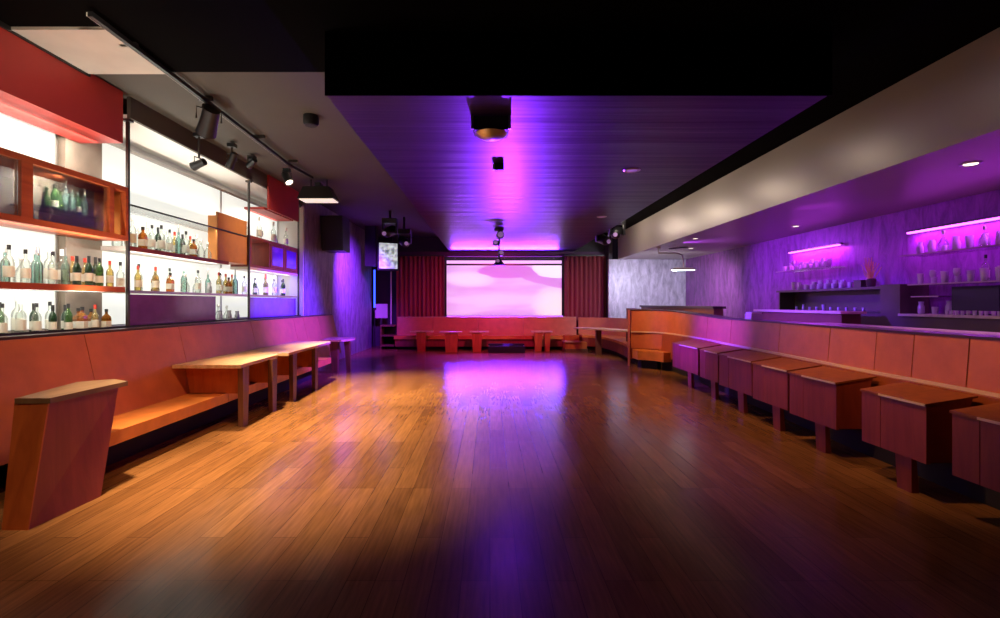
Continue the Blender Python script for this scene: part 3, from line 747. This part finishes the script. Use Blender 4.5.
bk = thing('back_bar', (6.3, 7, 0), 'dark bronze back bar unit along the right wall', 'back bar')
MB().box(6.10, 6.48, 7.75, 10.6, 0, 1.33).build('base', M['backbar'], bk)
MB().box(6.10, 6.48, 7.75, 10.6, 1.33, 1.36).build('work_top', M['darksteel'], bk)
MB().box(6.44, 6.48, 7.75, 10.6, 1.36, 1.72).build('back_panel', M['backbar'], bk)
MB().box(6.12, 6.44, 10.56, 10.6, 1.36, 1.72).build('side_panel', M['backbar'], bk)
MB().box(6.08, 6.48, 7.75, 10.62, 1.72, 1.76).build('top_ledge', M['backbar'], bk)
MB().box(6.05, 6.48, 7.38, 7.75, 0, 1.78).build('pillar', M['backbar'], bk)
MB().box(6.05, 6.48, 3.5, 7.38, 0, 1.31).build('low_base', M['backbar'], bk)
MB().box(6.02, 6.48, 3.5, 7.38, 1.31, 1.345).build('low_top', M['counter'], bk)
def rshelf(y0, y1, z, label, x0=6.14):
    t = thing('glass_shelf', (6.3, (y0 + y1) / 2, z - .03), label, 'shelf')
    MB().box(x0 + .012, 6.495, y0, y1, z - .018, z).build('board', M['pane'], t)
    MB().box(x0, x0 + .012, y0, y1, z - .018, z).build('front_edge', M['shelfedge'], t)
rshelf(9.15, 10.75, 2.17, 'short glass shelf under the small purple strip light')
rshelf(3.5, 7.5, 2.21, 'long upper glass shelf under the long purple strip light')
rshelf(3.5, 7.36, 1.775, 'long lower glass shelf above the black monitor')
rshelf(6.85, 7.3, 1.60, 'short shelf tucked against the back bar pillar')
for y0, y1, lb in ((9.2, 10.75, 'short purple strip light over the small glass shelf'), (3.5, 7.7, 'long purple strip light over the right bar shelves')):
    t = thing('strip_light', (6.4, (y0 + y1) / 2, 2.56), lb, 'strip light')
    MB().box(6.40, 6.495, y0, y1, 2.585, 2.61).build('mounting_rail', M['darksteel'], t)
    MB().box(6.41, 6.46, y0 + .01, y1 - .01, 2.56, 2.585).build('tube', M['led'], t)
XG = 6.30
row('tumbler pint tumbler tumbler stem pint tumbler pint tumbler stem tumbler pint tumbler jug tumbler pint tumbler'.split(), XG, 10.65, 9.25, 2.17, 'on the short lit shelf', 'glasses on the short lit shelf', jit=.06)
row('pint tumbler pint tumbler tumbler pint tumbler pint tumbler jug tumbler pint tumbler pint tumbler tumbler tumbler'.split(), XG - .03, 10.3, 8.6, 1.76, 'on the back bar ledge', 'glasses on the back bar ledge', jit=.06)
row('jug stem jug tumbler decanter tumbler jug tumbler pint jug decanter jug jug'.split(), XG, 7.32, 6.08, 2.21, 'on the long upper lit shelf', 'glasses on the long upper shelf', jit=.04, sc=1.0)
row('pint tumbler stem tumbler pint tumbler stem pint tumbler clear pint jug pint'.split(), XG, 7.3, 6.08, 1.775, 'on the long lower shelf', 'glasses on the long lower shelf', jit=.04, sc=1.0)
row('jug tumbler tumbler jug'.split(), XG, 7.3, 6.85, 1.345, 'by the pillar on the back counter', 'glasses by the pillar', jit=.01)
row('tumbler tumbler tumbler tumbler tumbler tumbler tumbler tumbler tumbler tumbler'.split(), 6.10, 6.72, 5.95, 1.345, 'along the back counter front', 'tumblers on the back counter', jit=.0, sc=.55)
row('tumbler jug tumbler tumbler pint tumbler tumbler tumbler tumbler tumbler'.split(), 6.2, 10.2, 8.2, 1.36, 'inside the back bar recess', 'glasses in the recess', jit=0, sc=.65)
m_ = thing('bar_monitor', (6.3, 6.3, 1.345), 'black monitor on the right back counter', 'monitor')
MB().box(6.26, 6.30, 6.15, 6.78, 1.40, 1.72).build('screen', M['blackplastic'], m_, bevel=.006)
MB().box(6.29, 6.32, 6.42, 6.50, 1.35, 1.50).build('stand', M['blackplastic'], m_)
MB().box(6.22, 6.40, 6.36, 6.56, 1.346, 1.358).build('foot', M['blackplastic'], m_)
v = thing('vase_of_twigs', (6.25, 8.2, 1.76), 'dark vase of golden dried twigs on the back bar', 'vase')
MB().lathe([(.05, 0), (.06, .02), (.075, .12), (.06, .14)], (6.25, 8.2, 1.762), 14).build('vase', M['darkcap'], v, smooth=True)
tw = MB()
for i in range(26):
    a = random.uniform(0, 2 * PI); q = random.uniform(.02, .15); hh = random.uniform(.22, .46)
    p0 = Vector((6.25 + .02 * math.cos(a), 8.2 + .02 * math.sin(a), 1.86))
    p2 = Vector((6.25 + q * .6 * math.cos(a), 8.2 + q * 1.3 * math.sin(a), 1.80 + hh))
    pm = (p0 + p2) / 2 + Vector((random.uniform(-.02, .02), random.uniform(-.03, .03), 0))
    tw.tube([p0, pm, p2], [.006, .007, .004], 5)
tw.build('twigs', M['twig'], v)
bx = thing('small_box', (6.28, 8.5, 1.76), 'small dark box left of the vase of twigs', 'box')
MB().box(6.2, 6.36, 8.36, 8.52, 1.762, 1.87).build('carton', M['backbar'], bx)
MB().box(6.195, 6.365, 8.355, 8.525, 1.87, 1.885).build('lid', M['darkcap'], bx)
nb = thing('napkin_caddy', (4.20, 7.85, 1.246), 'pale napkin caddy standing on the right booth wall', 'caddy')
MB().box(4.05, 4.23, 7.74, 7.96, 1.242, 1.256).build('tray', M['steel'], nb)
MB().box(4.06, 4.22, 7.76, 7.94, 1.256, 1.355).build('napkins', M['paper'], nb, bevel=.01)
for y in (7.745, 7.945): MB().box(4.05, 4.23, y, y + .01, 1.256, 1.33).build('end_plate', M['steel'], nb)

# ------------------------------------------------------------------ ceiling hardware, left
h = thing('ceiling_hatch', (-3.57, 4.56, 3.77), 'pale ceiling board in a frame above the near bar', 'ceiling panel')
MB().box(-4.0, -3.16, 4.16, 4.97, 3.775, 3.799).build('board', M['hatch'], h)
MB().box(-4.04, -3.985, 3.9, 4.99, 3.755, 3.799).build('rail', M['blackplastic'], h)
MB().box(-4.06, -4.04, 3.9, 5.0, 3.74, 3.77).build('pale_strip', M['hatch'], h)
tr = thing('lighting_track', (-3.2, 6.5, 3.75), 'long black lighting track on the left ceiling', 'lighting track')
P = [(-3.12, 3.9, 3.755), (-3.15, 4.98, 3.755), (-3.19, 6.0, 3.755), (-3.24, 7.2, 3.755), (-3.28, 8.2, 3.755), (-3.2, 9.0, 3.755)]
MB().loft([(x - .02, y, z - .02) for x, y, z in P], [(x + .02, y, z - .02) for x, y, z in P], [(x + .02, y, z + .02) for x, y, z in P], [(x - .02, y, z + .02) for x, y, z in P]).build('rail', M['blackplastic'], tr)
MB().loft([(x - .03, y, z - .015) for x, y, z in P], [(x - .02, y, z - .015) for x, y, z in P], [(x - .02, y, z + .015) for x, y, z in P], [(x - .03, y, z + .015) for x, y, z in P]).build('pale_edge', M['hatch'], tr)
for y in (4.4, 5.6, 6.9, 8.1): MB().box(-3.27, -3.12, y, y + .04, 3.775, 3.82).build('hanger', M['darksteel'], tr)

def spot_head(x, y, z, aim, label, L_=.26, r=.085, name='spot_lamp', cat='spotlight', stem=None, lensmat='lens', bodymat='blackplastic'):
    """a stage / track spot: clamp, yoke and flared can aimed along 'aim'"""
    t = thing(name, (x, y, z), label, cat)
    top = z + (stem if stem else .14)
    MB().box(x - .05, x + .05, y - .05, y + .05, top, top + .05).build('clamp', M[bodymat], t)
    MB().tube([(x, y, top), (x, y, z + r + .02)], .014).build('stem', M['darksteel'], t)
    d = Vector(aim).normalized()
    side = d.cross(Vector((0, 0, 1))).normalized() if abs(d.z) < .95 else Vector((1, 0, 0))
    c = Vector((x, y, z))
    yk = MB(); w = r + .018
    yk.tube([c - side * w, c - side * w + Vector((0, 0, r + .02)), c + side * w + Vector((0, 0, r + .02)), c + side * w], .009, 6)
    yk.build('yoke', M['darksteel'], t)
    can = MB()
    prof = [(.35 * r, -.5 * L_), (.8 * r, -.45 * L_), (.85 * r, .05 * L_), (r, .5 * L_), (.9 * r, .5 * L_), (.8 * r, .42 * L_)]
    can.lathe(prof, n=14)
    rot = Vector((0, 0, 1)).rotation_difference(d).to_matrix()
    bmesh.ops.rotate(can.bm, verts=can.bm.verts, cent=(0, 0, 0), matrix=rot); bmesh.ops.translate(can.bm, verts=can.bm.verts, vec=c)
    can.build('can', M[bodymat], t, smooth=True)
    ln = MB().lathe([(.76 * r, .43 * L_), (.76 * r, .45 * L_)], n=14)
    bmesh.ops.rotate(ln.bm, verts=ln.bm.verts, cent=(0, 0, 0), matrix=rot); bmesh.ops.translate(ln.bm, verts=ln.bm.verts, vec=c)
    ln.build('lens', M[lensmat], t)
    return t
def at(px, py, Y): return ((px - 490) / 500 * Y, Y, 1.5 - (py - 303) / 500 * Y)
x, y, z = at(209, 121, 5.65); spot_head(x, y, z, (-.5, .5, -.7), 'large black track spot nearest on the left ceiling', .32, .11, stem=3.68 - z)
x, y, z = at(199, 164, 6.7); spot_head(x, y, z, (-.9, .2, -.3), 'small dark spot against the white bar glow, left of the curled one', .2, .06, stem=3.72 - z)
x, y, z = at(232, 160, 7.2); spot_head(x, y, z, (-.5, .3, -.8), 'slim dark spot with a curled cable above the bar edge', .24, .06, stem=3.74 - z)
x, y, z = at(252, 163, 7.8); spot_head(x, y, z, (-.7, .4, -.4), 'small black spot just left of the far red fascia', .18, .055, stem=3.74 - z)
x, y, z = at(287, 178, 8.3); spot_head(x, y, z, (.5, -.3, -.8), 'black spot at the far end of the track', .22, .075, stem=3.68 - z)
# cylinder pendant
h = thing('ceiling_speaker', (at(311, 119, 6.2)[0], 6.2, 3.7), 'small black round ceiling speaker left of the purple ceiling', 'ceiling speaker')
x = at(311, 119, 6.2)[0]
MB().lathe([(.08, 0), (.095, .03), (.095, .12), (.06, .13)], (x, 6.2, 3.70), 16).build('body', M['blackplastic'], h, smooth=True)
MB().lathe([(.07, -.004), (.07, .0)], (x, 6.2, 3.70), 16).build('grille', M['grille'], h)
# hanging wash light with lit underside
x, y, z = at(319, 194, 9.4)
w = thing('wash_light', (x, y, z), 'hanging black hood lamp with a lit underside near the speaker', 'lamp')
MB().hexa([(x - .34, y - .2, z - .12), (x + .34, y - .2, z - .12), (x + .34, y + .2, z - .12), (x - .34, y + .2, z - .12)],
          [(x - .26, y - .12, z + .12), (x + .22, y - .12, z + .12), (x + .22, y + .12, z + .12), (x - .26, y + .12, z + .12)]).build('hood', M['darksteel'], w, bevel=.01)
MB().box(x - .31, x + .31, y - .17, y + .17, z - .135, z - .12).build('diffuser', emit('dim_warm_diffuser', (1, .86, .7), .8), w)
for dx in (-.15, .15): MB().tube([(x + dx, y, z + .12), (x + dx, y, 3.82)], .012).build('rod', M['darksteel'], w)
MB().box(x - .05, x + .05, y - .1, y + .1, z + .12, z + .2).build('ballast', M['blackplastic'], w)
# loudspeaker
x, y, z = -3.72, 12.0, 3.15
s = thing('loudspeaker', (x, y, z), 'big black loudspeaker hung high on the left wall', 'loudspeaker')
MB().hexa([(x - .22, y - .28, z - .42), (x + .28, y - .3, z - .42), (x + .28, y + .3, z - .42), (x - .22, y + .28, z - .42)],
          [(x - .26, y - .28, z + .40), (x + .26, y - .3, z + .40), (x + .26, y + .3, z + .40), (x - .26, y + .28, z + .40)]).build('cabinet', M['blackplastic'], s, bevel=.02)
MB().box(x - .20, x + .24, y - .325, y - .305, z - .36, z + .34).build('grille', M['grille'], s)
MB().box(x - .275, x - .24, y - .08, y + .08, z - .06, z + .06).build('wall_mount', M['darksteel'], s)
# television with black mount
x, y, z = at(388, 256, 15.0)
tv = thing('television', (x, y, z), 'small television angled high in the far left corner', 'television')
def rotbox(x0, x1, y0, y1, z0, z1, c, ang):
    m = MB().box(x0, x1, y0, y1, z0, z1)
    bmesh.ops.rotate(m.bm, verts=m.bm.verts, cent=(0, 0, 0), matrix=Matrix.Rotation(ang, 3, 'Z')); bmesh.ops.translate(m.bm, verts=m.bm.verts, vec=c); return m
def tv_pic():
    m, nt, b, out = new_mat('television_picture_grain'); N, L = nt.nodes, nt.links
    n = N.new('ShaderNodeTexNoise'); n.inputs['Scale'].default_value = 9; tc = N.new('ShaderNodeTexCoord'); L.new(tc.outputs['Object'], n.inputs['Vector'])
    r = N.new('ShaderNodeValToRGB'); r.color_ramp.elements[0].color = (.10, .16, .15, 1); r.color_ramp.elements[1].color = (.75, .85, .80, 1)
    r.color_ramp.elements[0].position = .35; r.color_ramp.elements[1].position = .65
    L.new(n.outputs['Fac'], r.inputs[0]); L.new(r.outputs[0], b.inputs['Emission Color']); b.inputs['Emission Strength'].default_value = .9
    return m
rotbox(-.32, .32, -.03, .05, -.44, .44, (x, y, z), .5).build('casing', M['blackplastic'], tv, bevel=.01)
rotbox(-.28, .28, -.04, -.031, -.38, .38, (x, y, z), .5).build('screen', tv_pic(), tv)
MB().tube([(x, y + .06, z), (x + .05, y + .3, z + .1), (x + .05, y + .3, 3.82)], .03).build('bracket', M['blackplastic'], tv)
x, y, z = at(372, 244, 15.2)
p = thing('loudspeaker', (x, y, z), 'tall narrow black loudspeaker beside the small television', 'loudspeaker')
MB().box(x - .18, x + .16, y - .15, y + .15, z - .68, z + .6).build('cabinet', M['blackplastic'], p, bevel=.015)
MB().box(x - .15, x + .13, y - .165, y - .15, z - .62, z + .54).build('grille', M['grille'], p)
MB().tube([(x, y, z + .6), (x, y, 3.82)], .025).build('hanger', M['darksteel'], p)
# blue tube, notice, pole
x, y, z = at(374.5, 288, 16.6)
t = thing('blue_tube_light', (x, y, z), 'upright blue light tube in the far left corner', 'light tube')
MB().tube([(x, y, z - .65), (x, y, z + .6)], .028, 10).build('tube', M['blueled'], t)
MB().box(x - .05, x + .05, y - .03, y + .05, z + .6, z + .68).build('end_cap', M['blackplastic'], t)
MB().box(x - .05, x + .05, y - .03, y + .05, z - .73, z - .65).build('end_cap', M['blackplastic'], t)
MB().tube([(x, y + .02, z - .73), (x, y + .02, 0)], .02).build('stand', M['blackplastic'], t)
x, y, z = at(381, 311, 17.0)
t = thing('notice_panel', (x, y, z), 'pale blank panel on a stand in the far left recess', 'panel')
MB().box(x - .22, x + .22, y - .02, y + .02, z - .24, z + .24).build('board', M['paper'], t, bevel=.005)
MB().box(x - .03, x + .03, y + .02, y + .06, 0, z + .1).build('post', M['darksteel'], t)
x = at(391, 300, 16.7)[0]
t = thing('pole', (x, 16.7, 0), 'slim pale upright pole left of the left curtain', 'pole')
MB().lathe([(.10, 0), (.10, .02), (.02, .03)], (x, 16.7, 0), 14).build('foot', M['darksteel'], t)
MB().tube([(x, 16.7, .03), (x, 16.7, 2.55)], .025, 10).build('shaft', M['plumbing'], t)

# ------------------------------------------------------------------ ceiling hardware, centre and right
x, y, z = at(491, 130, 4.9)
p = thing('projector_dome', (x, y, z), 'black ceiling projector with a rounded lit underside at the centre', 'projector')
MB().hexa([(x - .16, y - .13, z - .04), (x + .16, y - .13, z - .04), (x + .16, y + .13, z - .04), (x - .16, y + .13, z - .04)],
          [(x - .19, y - .15, z + .08), (x + .19, y - .15, z + .08), (x + .19, y + .15, z + .08), (x - .19, y + .15, z + .08)]).build('housing', M['blackplastic'], p, bevel=.012)
MB().lathe([(.02, -.10), (.09, -.085), (.14, -.06), (.16, -.04)], (x, y, z), 20).build('dome', M['steel'], p, smooth=True)
for sx in (-1, 1): MB().box(x + sx * .178 - .012, x + sx * .178 + .012, y - .15, y - .12, z - .04, z + .085).build('bezel', M['steel'], p)
MB().tube([(x, y, z + .08), (x, y, SZ)], .03).build('ceiling_mount', M['darksteel'], p)
x, y, z = at(499, 169, 6.4)
p = thing('sensor_box', (x, y, SZ), 'tiny black box on the purple ceiling behind the projector', 'sensor')
MB().box(x - .06, x + .06, y - .06, y + .06, SZ - .09, SZ - .004).build('body', M['blackplastic'], p, bevel=.01)
MB().box(x - .08, x - .06, y - .05, y - .0, SZ - .085, SZ - .01).build('face', M['plumbing'], p)
MB().box(x - .05, x + .05, y - .05, y + .05, SZ - .004, SZ).build('ceiling_mount', M['blackplastic'], p)
# hanging light stack in front of screen
x = at(499, 240, 12.0)[0]; y = 12.0
p = thing('pendant_light_stack', (x, y, 2.5), 'stack of small stage lamps hanging before the screen', 'stage light')
MB().tube([(x, y, SZ), (x, y, 2.42)], .022).build('pole', M['darksteel'], p)
MB().lathe([(.10, -.06), (.12, 0)], (x, y, SZ), 14).build('ceiling_plate', M['blackplastic'], p)
for i, (dz, dx, r) in enumerate(((-.10, .03, .10), (-.28, -.08, .07), (-.52, .05, .075), (-.72, -.03, .06))):
    h_ = MB().lathe([(.3 * r, -.14), (.9 * r, -.1), (r, .08), (.8 * r, .08)], (x + dx, y - .02, SZ + dz - .06), 12, axis='y')
    hd = h_.build('lamp_head', M['blackplastic'], p, smooth=True)
    MB().lathe([(.7 * r, -.145), (.7 * r, -.14)], (x + dx, y - .02, SZ + dz - .06), 12, axis='y').build('lens', M['plens'], hd)
MB().lathe([(.16, -.05), (.10, .02), (.03, .12)], (x, y, 2.45), 14).build('shade', M['blackplastic'], p, smooth=True)
# scanner lights
def scanner(px, py, Y, label, top, flip=1):
    x, y, z = at(px, py, Y)
    t = thing('moving_head_light', (x, y, z), label, 'stage light')
    MB().box(x - .18, x + .18, y - .12, y + .12, z + .16, z + .28).build('base', M['blackplastic'], t, bevel=.015)
    for s_ in (-1, 1): MB().box(x + s_ * .17 - .02, x + s_ * .17 + .02, y - .07, y + .07, z - .10, z + .16).build('yoke_arm', M['blackplastic'], t)
    hd = MB().lathe([(.06, -.2), (.12, -.14), (.13, .1), (.11, .16)], (0, 0, 0), 14, axis='y')
    bmesh.ops.rotate(hd.bm, verts=hd.bm.verts, cent=(0, 0, 0), matrix=Matrix.Rotation(.5, 3, 'X') @ Matrix.Rotation(.5 * flip, 3, 'Z'))
    bmesh.ops.translate(hd.bm, verts=hd.bm.verts, vec=(x, y, z - .04)); hd.build('head', M['blackplastic'], t, smooth=True)
    MB().lathe([(.05, -.03), (.055, 0)], (x + .1 * flip, y - .22, z - .12), 12, axis='y').build('lens', M['plens'], t)
    MB().tube([(x, y, z + .28), (x, y, top)], .03).build('hanger', M['darksteel'], t)
scanner(404, 240, 13.5, 'black moving stage light right of the small television', 3.82, 1)
scanner(390, 230, 12.6, 'black moving stage light above the small television', 3.82, -1)
scanner(603, 238, 13.2, 'black moving stage light at the right edge of the purple ceiling', 3.82, 1)
scanner(617, 231, 12.2, 'black moving stage light nearest the right soffit end', 3.82, -1)
def downlight(x, y, z, label, r=.075, mat='lens'):
    t = thing('downlight', (x, y, z), label, 'ceiling light')
    MB().lathe([(r * .75, -.004), (r, -.012), (r * 1.15, -.002), (r * 1.15, .0)], (x, y, z - .001), 18).build('trim_ring', M['steel'], t, smooth=True)
    MB().lathe([(r * .7, -.008), (r * .7, -.005)], (x, y, z - .001), 18).build('lens', M[mat], t)
downlight(1.90, 6.7, SZ, 'recessed light on the purple ceiling near its dark right side', .10, 'plens')
x, y, z = at(603, 221, 10.2); downlight(2.3, 10.3, SZ, 'small recessed light far along the purple ceiling', .09, 'plens')
downlight(5.0, 5.2, 2.95, 'bright recessed light under the near right soffit', .085)
downlight(5.75, 9.4, 2.95, 'small recessed light under the soffit above the short shelf', .07)
downlight(4.6, 11.2, 2.95, 'recessed light under the soffit near the bent pipe', .07)
downlight(5.3, 13.2, 2.95, 'recessed light near the silvery corner', .08)
# bent pipe lamp
t = thing('pipe_lamp', (4.9, 13.0, 2.95), 'bent pale pipe lamp hanging under the far soffit', 'lamp')
MB().tube([(4.38, 13.0, 2.92), (4.38, 13.0, 2.80), (4.85, 13.0, 2.80), (5.0, 13.0, 2.74), (5.03, 13.0, 2.6), (5.03, 13.0, 2.42)], .02).build('pipe', M['plumbing'], t, smooth=True)
MB().lathe([(.05, 0), (.05, .03)], (4.38, 13.0, 2.918), 12).build('ceiling_plate', M['plumbing'], t)
MB().hexa([(4.7, 12.9, 2.36), (5.35, 12.9, 2.36), (5.35, 13.1, 2.36), (4.7, 13.1, 2.36)], [(4.8, 12.95, 2.42), (5.25, 12.95, 2.42), (5.25, 13.05, 2.42), (4.8, 13.05, 2.42)]).build('shade', M['plumbing'], t)
MB().box(4.75, 5.3, 12.93, 13.07, 2.35, 2.36).build('tube', emit('cool_white_tube', (.92, .95, 1), 5), t)
MB().tube([(4.62, 12.9, 2.90), (5.1, 12.9, 2.945)], .015).build('brace', M['darksteel'], t)

u = thing('added_floor_uplight', (.5, 15.1, 0), 'low dark box with an added lamp on the floor below the middle of the screen', 'uplight')  # lamp and shields added to throw purple light onto the dropped ceiling
MB().box(-.05, 1.05, 14.98, 15.02, 0, .20).build('front_shield', M['blackplastic'], u)
MB().box(-.05, 1.05, 15.02, 15.34, 0, .06).build('base', M['blackplastic'], u)
MB().box(-.05, 1.05, 15.30, 15.34, .06, .26).build('rear_shield', M['blackplastic'], u)
for x in (-.05, 1.01): MB().box(x, x + .04, 15.02, 15.30, .06, .20).build('end_plate', M['blackplastic'], u)
MB().lathe([(.05, 0), (.06, .02), (.05, .03)], (.5, 15.18, .06), 14).build('lens', M['plens'], u)
# led bar over the screen
lb = thing('led_bar', (.5, 16.95, 3.0), 'long thin purple light bar over the top of the screen', 'light bar')
MB().box(-1.45, 2.45, 16.92, 16.98, 3.03, 3.07).build('housing', M['blackplastic'], lb)
MB().box(-1.44, 2.44, 16.925, 16.975, 3.07, 3.075).build('diffuser', emit('violet_bar', (.6, .1, 1), 1.5), lb)
for x in (-1.2, .5, 2.2): MB().box(x - .02, x + .02, 16.98, 17.36, 3.04, 3.06).build('wall_mount', M['darksteel'], lb)
# ------------------------------------------------------------------ lights
W_ = bpy.data.worlds.new('world'); SC.world = W_; W_.use_nodes = True
W_.node_tree.nodes['Background'].inputs[0].default_value = (.5, .3, .6, 1)
W_.node_tree.nodes['Background'].inputs[1].default_value = 0.008
WARM = (1, .58, .25); WHITE = (1, .95, .84); PUR = (.30, .03, 1.0); VIO = (.26, .03, 1.0)
# left bar area lights without fixtures, long side along the bar
lamp('bar_fill_light', 'AREA', (-4.40, 7.1, 2.9), 14, WHITE, None, .2, 2.6, tilt=PI)  # added upward fill that whitens the recess ceiling
lamp('bar_fill_light', 'AREA', (-4.36, 9.7, 3.16), 8, WHITE, None, .1, 1.2, tilt=1.0)
lamp('bar_fill_light', 'AREA', (-4.20, 4.2, 3.19), 40, WHITE, None, .12, 2.4, tilt=.9)
for y, z, e, w in ((6.7, 2.09, 14, 1.8), (6.9, 2.60, 14, 2.2), (9.6, 2.07, 12, 1.8), (7.0, 1.60, 5, 2.2), (4.2, 2.19, 24, 2.4), (4.2, 1.61, 15, 2.4)):
    lamp('shelf_fill_light', 'AREA', (-4.14, y, z), e * .9, WHITE, None, .04, w, tilt=1.0)  # added strips that brighten the bottle fronts, no lamps modelled
lamp('cabinet_fill_light', 'SPOT', (-4.17, 4.9, 2.73), 40, WHITE, (-4.40, 4.9, 2.45), .005, spot=160, blend=.5)  # added light that brightens the cabinet inside, no fixture
lamp('added_uplight', 'SPOT', (-3.95, 5.0, 1.27), 160, WHITE, (-3.3, 5.4, 3.8), .05, spot=110, blend=1)  # added to whiten the hatch and left ceiling, no fixture
lamp('added_uplight', 'SPOT', (-3.95, 7.6, 1.27), 12, WHITE, (-2.9, 7.6, 3.8), .05, spot=110, blend=1)  # second added uplight, farther along the left ceiling
# warm track spots on the left, then added fill spots off the track
for y, e in ((4.0, 2000), (6.2, 2600), (8.4, 2800)):
    lamp('track_and_fill_spot', 'SPOT', (-3.15, y, 3.65), e, (1, .72, .40), (-1.95, y + .6, 0), .08, spot=60, blend=1)
lamp('track_and_fill_spot', 'SPOT', (-1.6, 4.4, 3.7), 230, (1, .5, .17), (-3.8, 5.3, .9), .06, spot=70, blend=1)  # added off the track to warm the banquette backrest
lamp('track_and_fill_spot', 'SPOT', (-2.2, 3.0, 3.7), 70, (1, .8, .6), (-4.05, 4.4, 3.3), .06, spot=70, blend=1)  # added off the track to brighten the red fascia
lamp('track_and_fill_spot', 'SPOT', (-1.3, .8, 3.7), 170, (1, .6, .3), (-3.2, 3.4, .6), .06, spot=50, blend=1)  # added fill from the camera side for the near table's end board
lamp('track_and_fill_spot', 'SPOT', (-2.3, 8.2, 3.65), 150, (1, .8, .6), (-4.1, 8.5, 2.8), .05, spot=60, blend=1)  # added off the track to brighten the orange cabinet door
# purple spots
lamp('purple_spot', 'SPOT', (1.2, 9.6, 3.2), 7500, (.15, .02, 1), (-3.9, 10.2, 1.0), .08, spot=40, blend=1)
lamp('purple_spot', 'SPOT', (-2.6, 12.8, 3.4), 2300, VIO, (-4.0, 14.2, 1.9), .08, spot=80, blend=1)
lamp('purple_spot', 'SPOT', (-.8, 9.2, 3.2), 6500, (.15, .02, 1), (4.0, 8.9, 1.22), .08, spot=32, blend=1)
lamp('purple_wash', 'AREA', (.5, 16.9, 3.08), 170, VIO, (.5, 14.6, 5.1), 3.6, .08, spread=96)
lamp('purple_wash', 'SPOT', (.5, 15.18, .165), 3800, (.20, .02, 1), (.4, 6.2, 3.28), .02, spot=80, blend=1).scale = (.36, 1, 1)  # added lamp inside the floor box, washes the dropped ceiling purple
lamp('led_bar_down', 'AREA', (.5, 16.9, 3.02), 120, (.25, .02, 1), (.5, 13.5, 0), 3.9, .06, spread=42)
lamp('led_strip_low', 'AREA', (.5, 16.74, 1.075), 14, (.12, .015, 1), (.5, 12.0, .1), 3.9, .03, spread=40)
lamp('magenta_spot', 'SPOT', (.5, 13.0, 3.2), 480, (1, .06, .40), (.0, 16.4, .7), .1, spot=100, blend=1)
lamp('corner_fill_spot', 'SPOT', (2.6, 12.6, 3.2), 260, (1, .6, .5), (3.3, 14.2, .7), .06, spot=60, blend=1)  # added to brighten the corner booth table, no fixture
lamp('corner_purple', 'SPOT', (4.4, 13.2, 2.6), 150, (.35, .12, 1), (5.2, 16.6, .9), .06, spot=90, blend=1)
# right side
for y, e in ((3.8, 210), (5.6, 190), (11.0, 420)):
    lamp('right_spot', 'SPOT', (2.0, y, 3.2), e, (1, .50, .17), (3.85, y + .3, 1.15), .06, spot=56, blend=1)
for y, e in ((5.5, 170), (8.5, 240)):
    lamp('right_floor_spot', 'SPOT', (2.6, y, 3.25), e, (1, .5, .25), (2.2, y, 0), .08, spot=90, blend=1)
for y, e in ((5.0, .8), (7.2, 3.2), (9.4, 8), (11.6, 14), (13.8, 18)):
    lamp('soffit_wash', 'AREA', (2.93, y, 3.6), e, (1, .86, .7), None, .1, .5, tilt=-PI / 2 + .15)
lamp('led_glow', 'AREA', (6.38, 5.6, 2.55), 70, (.6, .05, 1), (6.38, 5.6, 0), .06, 4.1)
lamp('led_glow', 'AREA', (6.38, 9.97, 2.55), 34, (.6, .05, 1), (6.38, 9.97, 0), .06, 1.5)
lamp('corner_lamp', 'AREA', (5.02, 13.0, 2.33), 130, (.9, .92, 1), (5.4, 16.6, 1.7), .5, .12)
lamp('right_purple', 'SPOT', (4.6, 12.0, 2.9), 330, (.40, .04, 1), (6.5, 11.0, 1.6), .08, spot=120, blend=1)
lamp('right_purple', 'SPOT', (4.5, 7.5, 2.8), 45, (.5, .04, 1), (6.5, 7.6, 2.0), .08, spot=120, blend=1)
lamp('soffit_downlight', 'SPOT', (5.0, 5.2, 2.93), 40, WARM, (5.0, 5.2, 0), .05, spot=90)

# ------------------------------------------------------------------ render look
for o in bpy.data.objects:
    if '_o' in o.keys(): del o['_o']
SC.view_settings.view_transform = 'Standard'
SC.view_settings.look = 'None'
SC.view_settings.gamma = 1.0
SC.view_settings.exposure = 0.0
SC.view_settings.use_curve_mapping = False
SC.cycles.use_denoising = True
SC.cycles.sample_clamp_indirect = 4.0
SC.cycles.max_bounces = 8
SC.cycles.transparent_max_bounces = 24
SC.cycles.caustics_reflective = False; SC.cycles.caustics_refractive = False
